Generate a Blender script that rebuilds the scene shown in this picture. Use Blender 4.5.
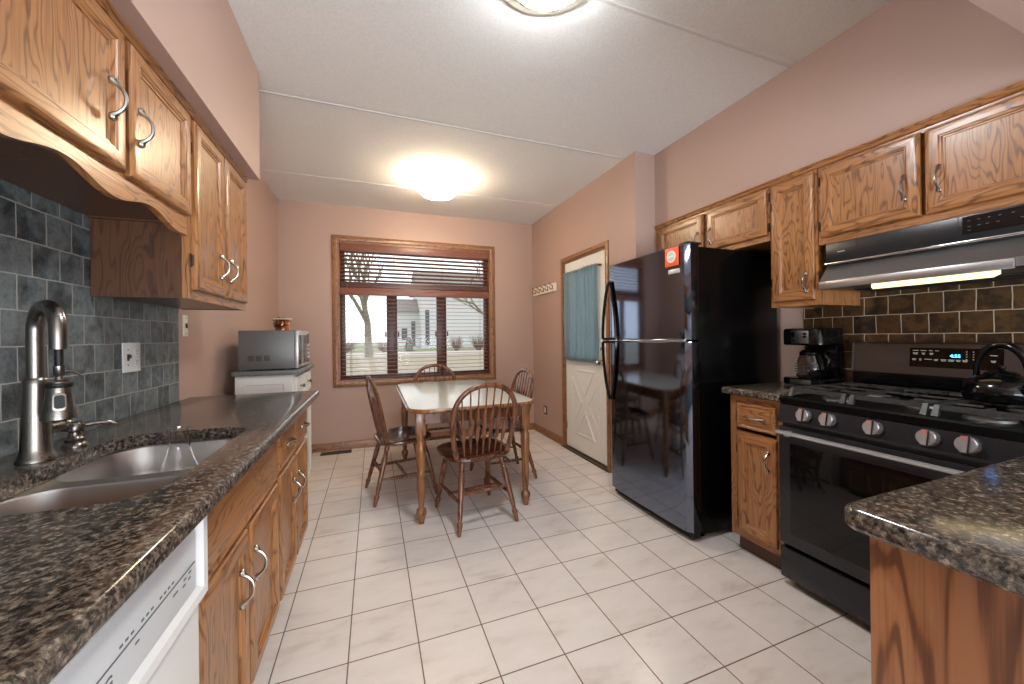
import bpy, bmesh, math, random
from mathutils import Vector, Matrix
random.seed(7)
for o in list(bpy.data.objects): bpy.data.objects.remove(o)
SC = bpy.context.scene
COL = SC.collection
PI = math.pi

# ------------------------------------------------------------------ camera
cd = bpy.data.cameras.new('camera'); cam = bpy.data.objects.new('camera', cd); COL.objects.link(cam)
FPX, HY, YAW, ROLL, CH = 373.45, 336.39, 0.3557, -0.012, 1.21
cd.sensor_fit = 'HORIZONTAL'; cd.sensor_width = 36.0
cd.lens = FPX / 1024 * 36.0
cd.shift_x = 0.0; cd.shift_y = -(342.0 - HY) / 1024.0
cd.clip_start = 0.02; cd.clip_end = 200
cam.matrix_world = Matrix.Translation((0, 0, CH)) @ Matrix.Rotation(-YAW, 4, 'Z') @ Matrix.Rotation(PI/2, 4, 'X') @ Matrix.Rotation(ROLL, 4, 'Z')
SC.camera = cam

# ------------------------------------------------------------------ world, daylight, added fill, exposure
W = bpy.data.worlds.new('World'); SC.world = W; W.use_nodes = True
bgn = W.node_tree.nodes['Background']
bgn.inputs[0].default_value = (0.90, 0.95, 1.0, 1); bgn.inputs[1].default_value = 1.25
SC.view_settings.view_transform = 'Standard'; SC.view_settings.look = 'None'
SC.view_settings.gamma = 1.0; SC.view_settings.use_curve_mapping = False
SC.view_settings.exposure = 0.90

def area(name, loc, target, sx, sy, power, col):
    l = bpy.data.lights.new(name, 'AREA'); l.shape = 'RECTANGLE'; l.size = sx; l.size_y = sy
    l.energy = power; l.color = col
    o = bpy.data.objects.new(name, l); COL.objects.link(o); o.location = loc
    d = Vector(target) - Vector(loc)
    o.rotation_euler = d.to_track_quat('-Z', 'Y').to_euler()
    return o
# added fill behind the camera, aimed at the ceiling; sky portal in the window
area('rear_fill_light', (0.8, -2.45, 0.75), (0.8, 0.3, 2.66), 2.9, 1.2, 70, (0.86, 0.93, 1.0))
pw = area('window_portal', (0.51, 4.60, 1.5), (0.51, 1.0, 1.5), 1.74, 1.56, 1, (1, 1, 1)); pw.data.cycles.is_portal = True
LAMP_FAR, LAMP_NEAR, HOOD_LAMP = 29.0, 46.0, 1.0

# ------------------------------------------------------------------ materials
def s2l(c): return c/12.92 if c <= 0.04045 else ((c+0.055)/1.055)**2.4
def rgb(r, g, b): return (s2l(r/255), s2l(g/255), s2l(b/255), 1)
class M:
    def __init__(s, name):
        s.m = bpy.data.materials.new(name); s.m.use_nodes = True
        s.t = s.m.node_tree; s.n = s.t.nodes; s.b = s.n['Principled BSDF']
    def node(s, typ, **kw):
        n = s.n.new(typ)
        for k, v in kw.items():
            if k.startswith('i_'):
                key = k[2:]; key = int(key) if key.isdigit() else key.replace('_', ' ')
                n.inputs[key].default_value = v
            else: setattr(n, k, v)
        return n
    def link(s, a, b): s.t.links.new(a, b)
    def set(s, **kw):
        for k, v in kw.items(): s.b.inputs[k.replace('_', ' ')].default_value = v
        return s
    def coord(s, scale=(1, 1, 1), rot=(0, 0, 0)):
        tc = s.node('ShaderNodeTexCoord'); mp = s.node('ShaderNodeMapping')
        mp.inputs['Scale'].default_value = scale; mp.inputs['Rotation'].default_value = rot
        s.link(tc.outputs['Object'], mp.inputs['Vector']); return mp.outputs[0]
    def noise(s, vec, scale, detail=2, rough=0.5, w=None):
        n = s.node('ShaderNodeTexNoise'); n.inputs['Scale'].default_value = scale
        n.inputs['Detail'].default_value = detail; n.inputs['Roughness'].default_value = rough
        if w is not None: n.noise_dimensions = '4D'; s.link(w, n.inputs['W'])
        s.link(vec, n.inputs['Vector']); return n.outputs[0]
    def ramp(s, fac, stops, interp='LINEAR'):
        r = s.node('ShaderNodeValToRGB'); cr = r.color_ramp; cr.interpolation = interp
        while len(cr.elements) < len(stops): cr.elements.new(0.5)
        for e, (p, c) in zip(cr.elements, stops): e.position = p; e.color = c
        s.link(fac, r.inputs[0]); return r.outputs[0]
    def math(s, op, a, b=None, c=None):
        n = s.node('ShaderNodeMath'); n.operation = op
        for i, v in enumerate((a, b, c)):
            if v is None: continue
            if isinstance(v, (int, float)): n.inputs[i].default_value = v
            else: s.link(v, n.inputs[i])
        return n.outputs[0]
    def mix(s, fac, a, b, mode='MIX'):
        n = s.node('ShaderNodeMix'); n.data_type = 'RGBA'; n.blend_type = mode
        if isinstance(fac, (int, float)): n.inputs[0].default_value = fac
        else: s.link(fac, n.inputs[0])
        for i, v in ((6, a), (7, b)):
            if isinstance(v, tuple): n.inputs[i].default_value = v
            else: s.link(v, n.inputs[i])
        return n.outputs[2]
    def bump(s, h, strength=0.2, dist=0.01):
        n = s.node('ShaderNodeBump'); n.inputs['Strength'].default_value = strength
        n.inputs['Distance'].default_value = dist
        s.link(h, n.inputs['Height']); s.link(n.outputs[0], s.b.inputs['Normal'])

def plain(name, col, rough=0.5, metal=0.0, nz=0.0, nscale=30, **kw):
    m = M(name); m.set(Base_Color=col, Roughness=rough, Metallic=metal, **kw)
    if nz:
        v = m.noise(m.coord(), nscale, 3)
        c2 = tuple(min(1, x*(1+nz)) for x in col[:3])+(1,); c1 = tuple(x*(1-nz) for x in col[:3])+(1,)
        m.link(m.ramp(v, [(0.3, c1), (0.7, c2)]), m.b.inputs['Base Color'])
    return m.m

def oak(name, light, mid, dark, axis='Z', rough=0.33, freq=18, acr=11, alo=2.0):
    m = M(name); ax = 'XYZ'.index(axis)
    lo = [acr]*3; lo[ax] = alo
    hi = [130]*3; hi[ax] = 3.0
    oi = m.node('ShaderNodeObjectInfo'); w = m.math('MULTIPLY', oi.outputs['Random'], 40.0)
    n = m.noise(m.coord(lo), 1.0, 2.5, 0.5, w)
    s = m.math('SINE', m.math('MULTIPLY', n, freq*6.283))
    s = m.math('MULTIPLY_ADD', s, 0.5, 0.5)
    hi2 = [x*.45 for x in hi]; hi2[ax] = 2.0
    p2 = m.noise(m.coord(hi2), 1.0, 3, 0.6, w)
    s = m.math('ADD', s, m.math('MULTIPLY_ADD', p2, 0.7, -0.35))
    rings = m.ramp(s, [(0.0, dark), (0.16, mid), (0.5, light), (1.0, light)])
    p = m.noise(m.coord(hi), 1.0, 2, 0.6, w)
    pores = m.ramp(p, [(0.30, (0.50, 0.42, 0.35, 1)), (0.50, (1, 1, 1, 1))])
    c = m.mix(0.6, rings, pores, 'MULTIPLY')
    m.link(c, m.b.inputs['Base Color']); m.set(Roughness=rough, Coat_Weight=0.25, Coat_Roughness=0.2)
    m.bump(p, 0.08, 0.002)
    return m.m

OL, OM, OD = rgb(164, 113, 68), rgb(150, 100, 57), rgb(114, 73, 41)
oak_v = oak('oak_vertical', OL, OM, OD, 'Z')
oak_h = oak('oak_along_y', OL, OM, OD, 'Y')
oak_x = oak('oak_along_x', OL, OM, OD, 'X')
trim_v = oak('oak_trim_vertical', rgb(150, 105, 70), rgb(140, 95, 61), rgb(112, 72, 45), 'Z', 0.4)
trim_x = oak('oak_trim_x', rgb(150, 105, 70), rgb(140, 95, 61), rgb(112, 72, 45), 'X', 0.4)
trim_y = oak('oak_trim_y', rgb(150, 105, 70), rgb(140, 95, 61), rgb(112, 72, 45), 'Y', 0.4)
shaded_oak = oak('shaded_side_oak', rgb(88, 54, 32), rgb(80, 48, 28), rgb(66, 39, 23), 'Z')  # oak copy darkened to put the shade on cabinet sides into the colour
chair_wood = oak('chair_wood', rgb(118, 74, 48), rgb(104, 62, 40), rgb(76, 44, 29), 'Z', 0.25, 8)
seat_wood = oak('seat_wood', rgb(96, 62, 46), rgb(84, 52, 38), rgb(62, 38, 28), 'Y', 0.16, 8)
seat_wood.node_tree.nodes['Principled BSDF'].inputs['Coat Weight'].default_value = .8
seat_wood.node_tree.nodes['Principled BSDF'].inputs['Coat Roughness'].default_value = .08
table_wood = oak('table_wood', rgb(142, 94, 56), rgb(126, 80, 46), rgb(92, 56, 32), 'Z', 0.25, 8)
sash_wood = plain('dark_sash', rgb(100, 58, 41), 0.35, nz=0.15)
blind_wood = plain('blind_slat', rgb(126, 80, 66), 0.35, nz=0.12, nscale=60)
blind_dark = plain('blind_bottom_rail', rgb(88, 62, 56), 0.3, nz=0.1)

def paint(name, col, bump=0.05):
    m = M(name); m.set(Roughness=0.55, Base_Color=col)
    v = m.coord(); n = m.noise(v, 260, 2); m.bump(n, bump, 0.003)
    big = m.noise(v, 1.3, 2)
    m.link(m.ramp(big, [(0.3, tuple(x*0.97 for x in col[:3])+(1,)), (0.7, col)]), m.b.inputs['Base Color'])
    return m.m
wall_mat = paint('rose_beige_paint', rgb(177, 150, 138))
white_trim = plain('white_paint', rgb(232, 230, 224), 0.4, nz=0.03)
def ceiling_mat():
    m = M('textured_ceiling'); m.set(Roughness=0.9, Base_Color=rgb(214, 213, 209))
    v = m.coord(); n = m.noise(v, 110, 5, 0.7)
    m.bump(n, 0.35, 0.006)
    m.link(m.ramp(n, [(0.35, rgb(222, 222, 219)), (0.6, rgb(234, 233, 230))]), m.b.inputs['Base Color'])
    return m.m
def floor_mat():
    m = M('ceramic_floor_tile'); T = 0.257
    tc = m.node('ShaderNodeTexCoord'); mp = m.node('ShaderNodeMapping')
    mp.inputs['Location'].default_value = (0.3585+T*10, -1.5225+T*10, 0)
    m.link(tc.outputs['Object'], mp.inputs['Vector'])
    b = m.node('ShaderNodeTexBrick'); b.offset = 0.0; b.squash = 1.0
    for k, v in (('Scale', 1.0), ('Mortar Size', 0.0026), ('Mortar Smooth', 0.1), ('Brick Width', T), ('Row Height', T), ('Bias', 0.0)): b.inputs[k].default_value = v
    b.inputs['Color1'].default_value = (0, 0, 0, 1); b.inputs['Color2'].default_value = (1, 1, 1, 1)
    m.link(mp.outputs[0], b.inputs['Vector'])
    per = m.math('MULTIPLY', b.outputs['Color'], 9.0)
    v1 = m.noise(m.coord((2.2, 6, 1), (0, 0, 0.5)), 1.6, 5, 0.6, per)
    marb = m.ramp(v1, [(0.30, rgb(204, 195, 188)), (0.43, rgb(221, 214, 208)), (0.6, rgb(227, 221, 216)), (0.8, rgb(215, 208, 203))])
    tint = m.mix(m.math('MULTIPLY', b.outputs['Color'], 0.12), marb, rgb(204, 197, 193))
    c = m.mix(b.outputs['Fac'], tint, rgb(112, 92, 80))
    m.link(c, m.b.inputs['Base Color'])
    m.link(m.math('MULTIPLY_ADD', b.outputs['Fac'], 0.5, 0.20), m.b.inputs['Roughness'])
    m.bump(m.math('SUBTRACT', 1.0, b.outputs['Fac']), 0.35, 0.003)
    return m.m
def slate(name, stops, grout, z0, y0, mort=0.0022, rough=0.32):
    m = M(name)
    tc = m.node('ShaderNodeTexCoord'); sp = m.node('ShaderNodeSeparateXYZ'); cb = m.node('ShaderNodeCombineXYZ')
    m.link(tc.outputs['Object'], sp.inputs[0])
    m.link(m.math('ADD', sp.outputs[1], y0), cb.inputs[0]); m.link(m.math('ADD', sp.outputs[2], z0), cb.inputs[1])
    wob = m.noise(cb.outputs[0], 14, 2)
    off = m.math('MULTIPLY_ADD', wob, 0.006, -0.003)
    va = m.node('ShaderNodeVectorMath'); va.operation = 'ADD'
    cb2 = m.node('ShaderNodeCombineXYZ'); m.link(off, cb2.inputs[0]); m.link(off, cb2.inputs[1])
    m.link(cb.outputs[0], va.inputs[0]); m.link(cb2.outputs[0], va.inputs[1])
    b = m.node('ShaderNodeTexBrick'); b.offset = 0.5; b.squash = 1.0
    for k, v in (('Scale', 1.0), ('Mortar Size', mort), ('Mortar Smooth', 0.2), ('Brick Width', 0.1), ('Row Height', 0.098), ('Bias', 0.0)): b.inputs[k].default_value = v
    b.inputs['Color1'].default_value = (0, 0, 0, 1); b.inputs['Color2'].default_value = (1, 1, 1, 1)
    m.link(va.outputs[0], b.inputs['Vector'])
    per = m.math('MULTIPLY', b.outputs['Color'], 11.0)
    n = m.noise(cb.outputs[0], 16, 6, 0.65, per)
    base = m.ramp(m.math('MULTIPLY_ADD', n, 1.9, m.math('MULTIPLY_ADD', b.outputs['Color'], 0.5, -0.70)), stops)
    c = m.mix(b.outputs['Fac'], base, grout); m.link(c, m.b.inputs['Base Color'])
    r = m.math('MULTIPLY_ADD', n, 0.3, rough-0.1)
    m.link(m.math('MULTIPLY_ADD', b.outputs['Fac'], 0.5, r), m.b.inputs['Roughness'])
    h = m.math('MULTIPLY_ADD', n, 0.6, m.math('MULTIPLY', m.math('SUBTRACT', 1.0, b.outputs['Fac']), 0.8))
    m.bump(h, 0.9, 0.012)
    return m.m
slate_grey = slate('grey_slate_tile', [(0.1, rgb(40, 45, 47)), (0.35, rgb(76, 84, 87)), (0.6, rgb(108, 116, 117)), (0.9, rgb(72, 72, 70))], rgb(160, 158, 152), -0.905+0.098*0, 0.03)
slate_brown = slate('brown_slate_tile', [(0.1, rgb(36, 30, 26)), (0.35, rgb(60, 44, 31)), (0.6, rgb(94, 68, 38)), (0.9, rgb(44, 38, 34))], rgb(196, 182, 158), -0.906, 0.02)
def granite(name, k=1.0):
    m = M(name); v = m.coord()
    a = m.math('MULTIPLY_ADD', m.noise(v, 88, 4, 0.72), 1.9, -0.47); 
    vo = m.node('ShaderNodeTexVoronoi'); vo.inputs['Scale'].default_value = 190; m.link(v, vo.inputs['Vector'])
    sp = m.node('ShaderNodeSeparateColor'); m.link(vo.outputs['Color'], sp.inputs[0])
    f = m.math('MULTIPLY_ADD', sp.outputs[0], 0.26, m.math('MULTIPLY', a, 0.80))
    c = m.ramp(f, [(0.25, rgb(24, 23, 23)), (0.40, rgb(52, 46, 42)), (0.54, rgb(84, 75, 66)), (0.70, rgb(116, 104, 92)), (0.86, rgb(152, 142, 130))])
    m.link(c, m.b.inputs['Base Color']); m.set(Roughness=0.13)
    m.b.inputs['Specular IOR Level'].default_value = 0.6
    return m.m
granite_mat = granite('speckled_granite')
def brushed(name, col, rough, axis=2, stretch=200, amp=.05):
    m = M(name); sc = [stretch]*3; sc[axis] = 2
    n = m.noise(m.coord(sc), 1.0, 2)
    m.set(Base_Color=col, Metallic=1.0)
    m.link(m.math('MULTIPLY_ADD', n, amp, rough-amp/2), m.b.inputs['Roughness'])
    return m.m
nickel = brushed('brushed_nickel', rgb(128, 124, 118), 0.28)
pull_metal = brushed('pewter_pull', rgb(178, 174, 168), 0.26)
steel = brushed('sink_steel', rgb(190, 188, 186), 0.36, 1)
hood_steel = brushed('hood_steel', rgb(150, 152, 154), 0.34, 1)
fridge_steel = brushed('dark_stainless', rgb(118, 126, 142), 0.08, 2, 160)
range_steel = plain('black_stainless', rgb(52, 53, 58), 0.27, 0.55)
guard_steel = plain('backguard_stainless', rgb(92, 82, 79), 0.3, 0.7)
chrome = plain('chrome', rgb(215, 215, 218), 0.12, 1.0)
knob_m = plain('satin_silver', rgb(196, 197, 200), 0.22, 0.65)
brass = plain('brass', rgb(150, 120, 70), 0.3, 1.0)
hinge_dark = plain('dark_hinge', rgb(60, 48, 38), 0.4, 0.8)
black_gloss = plain('gloss_black', rgb(9, 9, 10), 0.12, Specular_IOR_Level=0.4)
black_side = plain('appliance_black', rgb(9, 8, 8), 0.2, Specular_IOR_Level=0.12)
black_matte = plain('matte_black', rgb(18, 18, 18), 0.55)
cast_iron = plain('cast_iron', rgb(62, 62, 62), 0.38, 0.2, nz=0.2, nscale=90)
black_glass = plain('oven_glass', rgb(8, 8, 9), 0.06, Specular_IOR_Level=0.32)
white_plastic = plain('white_plastic', rgb(226, 229, 229), 0.28)
white_plastic2 = plain('white_console', rgb(205, 211, 215), 0.3)
ivory = plain('ivory_plastic', rgb(226, 216, 196), 0.35)
plate_mark = plain('dark_slot', rgb(40, 38, 36), 0.5)
brown_plate = plain('brown_outlet', rgb(84, 54, 36), 0.4)
door_paint = plain('door_white_paint', rgb(226, 224, 217), 0.38, nz=0.02)
cart_white = plain('cart_white', rgb(224, 223, 218), 0.4, nz=0.02)
cart_top = plain('cart_grey_top', rgb(104, 104, 102), 0.35, nz=0.25, nscale=90)
mw_body = plain('microwave_grey', rgb(104, 102, 100), 0.42, 0.35)
mw_front = plain('microwave_silver', rgb(186, 186, 184), 0.3, 0.6)
mw_window = plain('microwave_window', rgb(62, 48, 40), 0.15)
table_inlay = plain('table_laminate', rgb(188, 190, 185), 0.15, nz=0.02, Specular_IOR_Level=0.35)
red_mat = plain('orange_red_paper', rgb(222, 88, 48), 0.5)
silver_paint = plain('silver_print', rgb(196, 196, 196), 0.35, 0.4)
vent_metal = plain('register_brown', rgb(88, 72, 56), 0.45, 0.4)
rubber = plain('black_rubber', rgb(16, 16, 17), 0.5)
mark_ink = plain('grey_ink', rgb(86, 92, 98), 0.5)
mark_white = plain('white_ink', rgb(186, 184, 180), 0.5)
def emis(name, col, strength, base=None):
    m = M(name); m.set(Base_Color=base or col, Roughness=0.35, Emission_Color=col, Emission_Strength=strength); return m.m
lamp_glass_far = emis('lit_glass_drum', (1.0, 0.80, 0.56, 1), LAMP_FAR)
lamp_glass_near = emis('lit_glass_dome', (0.95, 0.98, 1.0, 1), LAMP_NEAR)
hood_lens = emis('lit_hood_lens', (1.0, 0.76, 0.40, 1), HOOD_LAMP)
blue_led = emis('blue_led', (0.05, 0.35, 1.0, 1), 3.0)
def glass(name, col=(1, 1, 1, 1), rough=0.0, ior=1.45):
    m = M(name); m.set(Base_Color=col, Roughness=rough, Transmission_Weight=1.0, IOR=ior); return m.m
clear_glass = glass('clear_glass')
def pane_mat():
    m = M('window_glass'); g = m.node('ShaderNodeBsdfGlossy'); g.inputs['Roughness'].default_value = 0.02
    t = m.node('ShaderNodeBsdfTransparent'); f = m.node('ShaderNodeFresnel'); mx = m.node('ShaderNodeMixShader')
    f.inputs['IOR'].default_value = 1.18
    m.link(f.outputs[0], mx.inputs[0]); m.link(t.outputs[0], mx.inputs[1]); m.link(g.outputs[0], mx.inputs[2])
    m.link(mx.outputs[0], m.n['Material Output'].inputs[0]); return m.m
pane = pane_mat()
def curtain_mat():
    m = M('teal_cotton'); m.set(Roughness=0.85)
    v = m.noise(m.coord((60, 60, 6)), 3.0, 3)
    m.link(m.ramp(v, [(0.3, rgb(138, 162, 170)), (0.7, rgb(166, 186, 192))]), m.b.inputs['Base Color'])
    tr = m.node('ShaderNodeBsdfTranslucent'); tr.inputs[0].default_value = rgb(172, 194, 202)
    mx = m.node('ShaderNodeMixShader'); mx.inputs[0].default_value = 0.5
    m.link(m.b.outputs[0], mx.inputs[1]); m.link(tr.outputs[0], mx.inputs[2])
    m.link(mx.outputs[0], m.n['Material Output'].inputs[0]); return m.m
curtain = curtain_mat()
def ground_mat(name, a, b, sc=2):
    m = M(name); n = m.noise(m.coord(), sc, 6, 0.7); m.set(Roughness=0.95)
    m.link(m.ramp(n, [(0.35, a), (0.65, b)]), m.b.inputs['Base Color']); return m.m
lawn_m = ground_mat('pale_winter_grass', rgb(128, 118, 94), rgb(146, 134, 112))
green_m = ground_mat('green_grass', rgb(106, 114, 78), rgb(124, 128, 96))
road_m = ground_mat('pale_concrete', rgb(160, 152, 142), rgb(172, 164, 154))
bark_m = ground_mat('pale_bark', rgb(104, 98, 80), rgb(128, 120, 100), 8)
twig_m = ground_mat('bare_twigs', rgb(112, 98, 86), rgb(132, 116, 102), 8)
siding_m = plain('white_siding', rgb(188, 187, 184), 0.7, nz=0.03)
dark_win = plain('dark_house_glass', rgb(66, 70, 74), 0.2)
evergreen = plain('evergreen', rgb(66, 78, 58), 0.9, nz=0.3)
roof_m = plain('grey_shingles', rgb(124, 118, 114), 0.9, nz=0.1)

# ------------------------------------------------------------------ object helpers
ROOT = {}
def label(o, lab, cat, group=None):
    o['label'] = lab; o['category'] = cat
    if group: o['group'] = group
    return o
def thing(name, lab, cat, loc=(0, 0, 0), rz=0.0, group=None):
    o = bpy.data.objects.new(name, None); COL.objects.link(o); o.empty_display_size = 0.1
    o.location = loc; o.rotation_euler = (0, 0, rz); label(o, lab, cat, group)
    ROOT[o.name] = Matrix.Translation(loc) @ Matrix.Rotation(rz, 4, 'Z')
    return o
def root_of(o):
    while o.parent: o = o.parent
    return o
def obj(name, bm, mats, parent=None, world=True, smooth=0.7, recalc=True):
    if recalc: bmesh.ops.recalc_face_normals(bm, faces=bm.faces)
    me = bpy.data.meshes.new(name)
    if parent is not None and world:
        bm.transform(ROOT[root_of(parent).name].inverted())
    bm.to_mesh(me); bm.free()
    if not isinstance(mats, (list, tuple)): mats = [mats]
    for m in mats: me.materials.append(m)
    if smooth:
        me.polygons.foreach_set('use_smooth', [True]*len(me.polygons))
        me.set_sharp_from_angle(angle=smooth)
    o = bpy.data.objects.new(name, me); COL.objects.link(o)
    if parent is not None: o.parent = parent
    return o
def struct(name, bm, mats, lab=None, cat='structure', **kw):
    o = obj(name, bm, mats, **kw); o['kind'] = 'structure'
    if lab: label(o, lab, cat)
    return o
def solo(name, bm, mats, lab, cat, origin, group=None):
    """one-mesh thing with its origin at its base"""
    bm.transform(Matrix.Translation(-Vector(origin)))
    o = obj(name, bm, mats); o.location = origin; label(o, lab, cat, group)
    ROOT[o.name] = Matrix.Translation(origin)
    return o
def copy_tree(src, loc, rz, lab=None, group=None):
    r = src.copy(); COL.objects.link(r); r.location = loc; r.rotation_euler = (0, 0, rz)
    if lab: r['label'] = lab
    if group: r['group'] = group
    ROOT[r.name] = Matrix.Translation(loc) @ Matrix.Rotation(rz, 4, 'Z')
    def rec(a, b):
        for ch in list(a.children):
            c = ch.copy(); COL.objects.link(c); c.parent = b; rec(ch, c)
    rec(src, r); return r

# ------------------------------------------------------------------ mesh helpers
def NB(): return bmesh.new()
def box(bm, x0, x1, y0, y1, z0, z1, mi=0, bev=0.0, seg=2):
    if x0 > x1: x0, x1 = x1, x0
    if y0 > y1: y0, y1 = y1, y0
    if z0 > z1: z0, z1 = z1, z0
    vs = [bm.verts.new(p) for p in ((x0,y0,z0),(x1,y0,z0),(x1,y1,z0),(x0,y1,z0),(x0,y0,z1),(x1,y0,z1),(x1,y1,z1),(x0,y1,z1))]
    fs = [bm.faces.new([vs[i] for i in f]) for f in ((0,3,2,1),(4,5,6,7),(0,1,5,4),(1,2,6,5),(2,3,7,6),(3,0,4,7))]
    for f in fs: f.material_index = mi
    if bev > 0:
        es = list({e for f in fs for e in f.edges})
        r = bmesh.ops.bevel(bm, geom=es, offset=bev, segments=seg, affect='EDGES', profile=0.5)
        for f in r['faces']: f.material_index = mi
    return vs
def frames(pts):
    pts = [Vector(p) for p in pts]; n = len(pts); out = []; up = None
    for i in range(n):
        t = (pts[min(i+1, n-1)] - pts[max(i-1, 0)]).normalized()
        if up is None:
            a = Vector((0, 0, 1)) if abs(t.z) < 0.9 else Vector((1, 0, 0))
            up = (a - t*a.dot(t)).normalized()
        else:
            up = (up - t*up.dot(t)).normalized()
        out.append((pts[i], t, up, t.cross(up)))
    return out
def skin(bm, rings, mi=0, cap=True, closed=True):
    vr = [[bm.verts.new(p) for p in r] for r in rings]; n = len(vr[0])
    for a, b in zip(vr[:-1], vr[1:]):
        for i in range(n if closed else n-1):
            j = (i+1) % n
            f = bm.faces.new((a[i], a[j], b[j], b[i])); f.material_index = mi
    if cap and closed:
        for r in (vr[0][::-1], vr[-1]):
            f = bm.faces.new(r); f.material_index = mi
    return vr
def tube(bm, pts, r, seg=10, mi=0, cap=True, flat=1.0):
    fr = frames(pts)
    if not isinstance(r, (list, tuple)): r = [r]*len(fr)
    skin(bm, [[p + u*(math.cos(2*PI*k/seg)*rr) + b*(math.sin(2*PI*k/seg)*rr*flat) for k in range(seg)] for (p, t, u, b), rr in zip(fr, r)], mi, cap)
def turned(bm, a, b, prof, seg=12, mi=0):
    a, b = Vector(a), Vector(b)
    pts = [a.lerp(b, t) for t, _ in prof]; d = (b-a).normalized()
    ax = Vector((0, 0, 1)) if abs(d.z) < 0.9 else Vector((1, 0, 0))
    u = (ax - d*ax.dot(d)).normalized(); w = d.cross(u)
    skin(bm, [[p + (u*math.cos(2*PI*k/seg) + w*math.sin(2*PI*k/seg))*r for k in range(seg)] for p, (t, r) in zip(pts, prof)], mi)
def lathe(bm, c, prof, axis=(0, 0, 1), seg=28, mi=0, cap=True):
    c = Vector(c); d = Vector(axis).normalized()
    ax = Vector((0, 0, 1)) if abs(d.z) < 0.9 else Vector((1, 0, 0))
    u = (ax - d*ax.dot(d)).normalized(); w = d.cross(u)
    skin(bm, [[c + d*h + (u*math.cos(2*PI*k/seg) + w*math.sin(2*PI*k/seg))*max(r, 1e-4) for k in range(seg)] for r, h in prof], mi, cap)
def rrect(x0, x1, y0, y1, r, n=6):
    r = max(min(r, (x1-x0)/2-1e-4, (y1-y0)/2-1e-4), 1e-4); out = []
    for cx, cy, a0 in ((x1-r, y1-r, 0), (x0+r, y1-r, 90), (x0+r, y0+r, 180), (x1-r, y0+r, 270)):
        for k in range(n+1):
            a = math.radians(a0 + 90*k/n); out.append((cx+r*math.cos(a), cy+r*math.sin(a)))
    return out
def slab(bm, x0, x1, y0, y1, r, prof, n=6, mi=0):
    """prof = [(inset, z)...] loft of a rounded rectangle, capped"""
    skin(bm, [[(x, y, z) for x, y in rrect(x0+d, x1-d, y0+d, y1-d, r-d*0.8, n)] for d, z in prof], mi)
def quad(bm, pts, mi=0):
    f = bm.faces.new([bm.verts.new(p) for p in pts]); f.material_index = mi; return f
def prism(bm, poly, f0, f1, mi=0):
    """poly 2d list; f0,f1 map (u,v)->3d for the two caps"""
    skin(bm, [[f0(u, v) for u, v in poly], [f1(u, v) for u, v in poly]], mi)
_tc = [0]
def text_mesh(bm, s, size, mapf, depth=0.0006, bold=0.0, shear=0.0, mi=0):
    cu = bpy.data.curves.new('t%d' % _tc[0], 'FONT'); _tc[0] += 1
    cu.body = s; cu.size = size; cu.align_x = 'CENTER'; cu.align_y = 'CENTER'; cu.extrude = depth; cu.offset = bold; cu.shear = shear
    o = bpy.data.objects.new('t', cu); COL.objects.link(o)
    dg = bpy.context.evaluated_depsgraph_get(); dg.update()
    me = bpy.data.meshes.new_from_object(o.evaluated_get(dg))
    vs = [bm.verts.new(mapf(*v.co)) for v in me.vertices]
    for p in me.polygons:
        try: f = bm.faces.new([vs[i] for i in p.vertices]); f.material_index = mi
        except ValueError: pass
    bpy.data.objects.remove(o); bpy.data.meshes.remove(me); bpy.data.curves.remove(cu)

# cabinet faces: P(u, v, n): u runs along Y, v up, n out of the face
def faceL(x): return lambda u, v, n: (x+n, u, v)
def faceR(x): return lambda u, v, n: (x-n, u, v)
def pbox(bm, P, u0, u1, v0, v1, n0, n1, mi=0, bev=0):
    a = P(u0, v0, n0); b = P(u1, v1, n1); return box(bm, a[0], b[0], a[1], b[1], a[2], b[2], mi, bev)
def picture_frame(bm, P, u0, u1, v0, v1, prof, mv=0, mh=1):
    """mitred frame: prof = [(inset, n)...]; last ring is closed by a panel"""
    rings = []
    for d, n in prof:
        rings.append([bm.verts.new(P(*c, n)) for c in ((u0+d, v0+d), (u1-d, v0+d), (u1-d, v1-d), (u0+d, v1-d))])
    for a, b in zip(rings[:-1], rings[1:]):
        for i in range(4):
            f = bm.faces.new((a[i], a[(i+1) % 4], b[(i+1) % 4], b[i])); f.material_index = mh if i in (0, 2) else mv
    f = bm.faces.new(rings[0][::-1]); f.material_index = mv
    f = bm.faces.new(rings[-1]); f.material_index = mv
DOORPROF = [(0, 0), (0, .012), (.003, .0165), (.008, .019), (.016, .020), (.040, .020), (.044, .017), (.047, .017), (.052, .011), (.056, .011), (.058, .007), (.060, .007)]
DRAWPROF = [(0, 0), (0, .012), (.003, .0165), (.010, .019), (.018, .014), (.022, .014), (.027, .019), (.032, .020)]
def pull(parent, P, u, v, vertical=True, n0=0.02, L=0.115):
    bm = NB(); pts = []; rad = []
    for k in range(25):
        t = -1 + 2*k/24; a = abs(t)
        d = t*L*0.5
        n = n0 + 0.004 + 0.026*max(0, 1-(a/0.72)**2.6) if a < 0.72 else n0 + 0.0035
        pts.append(P(u, v+d, n) if vertical else P(u+d, v, n))
        rad.append(0.0046 if a < 0.62 else (0.0046+0.0050*math.sin((a-0.62)/0.38*PI) if a < 0.99 else 0.0015))
    tube(bm, pts, rad, 8)
    return obj('handle', bm, pull_metal, parent)
def hinge(parent, P, u, v):
    bm = NB(); pbox(bm, P, u-.005, u+.005, v-.025, v+.025, -0.001, .004, 0, .001)
    tube(bm, [P(u, v-.02, .006), P(u, v+.02, .006)], .004, 8)
    return obj('hinge', bm, hinge_dark, parent)
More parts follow.
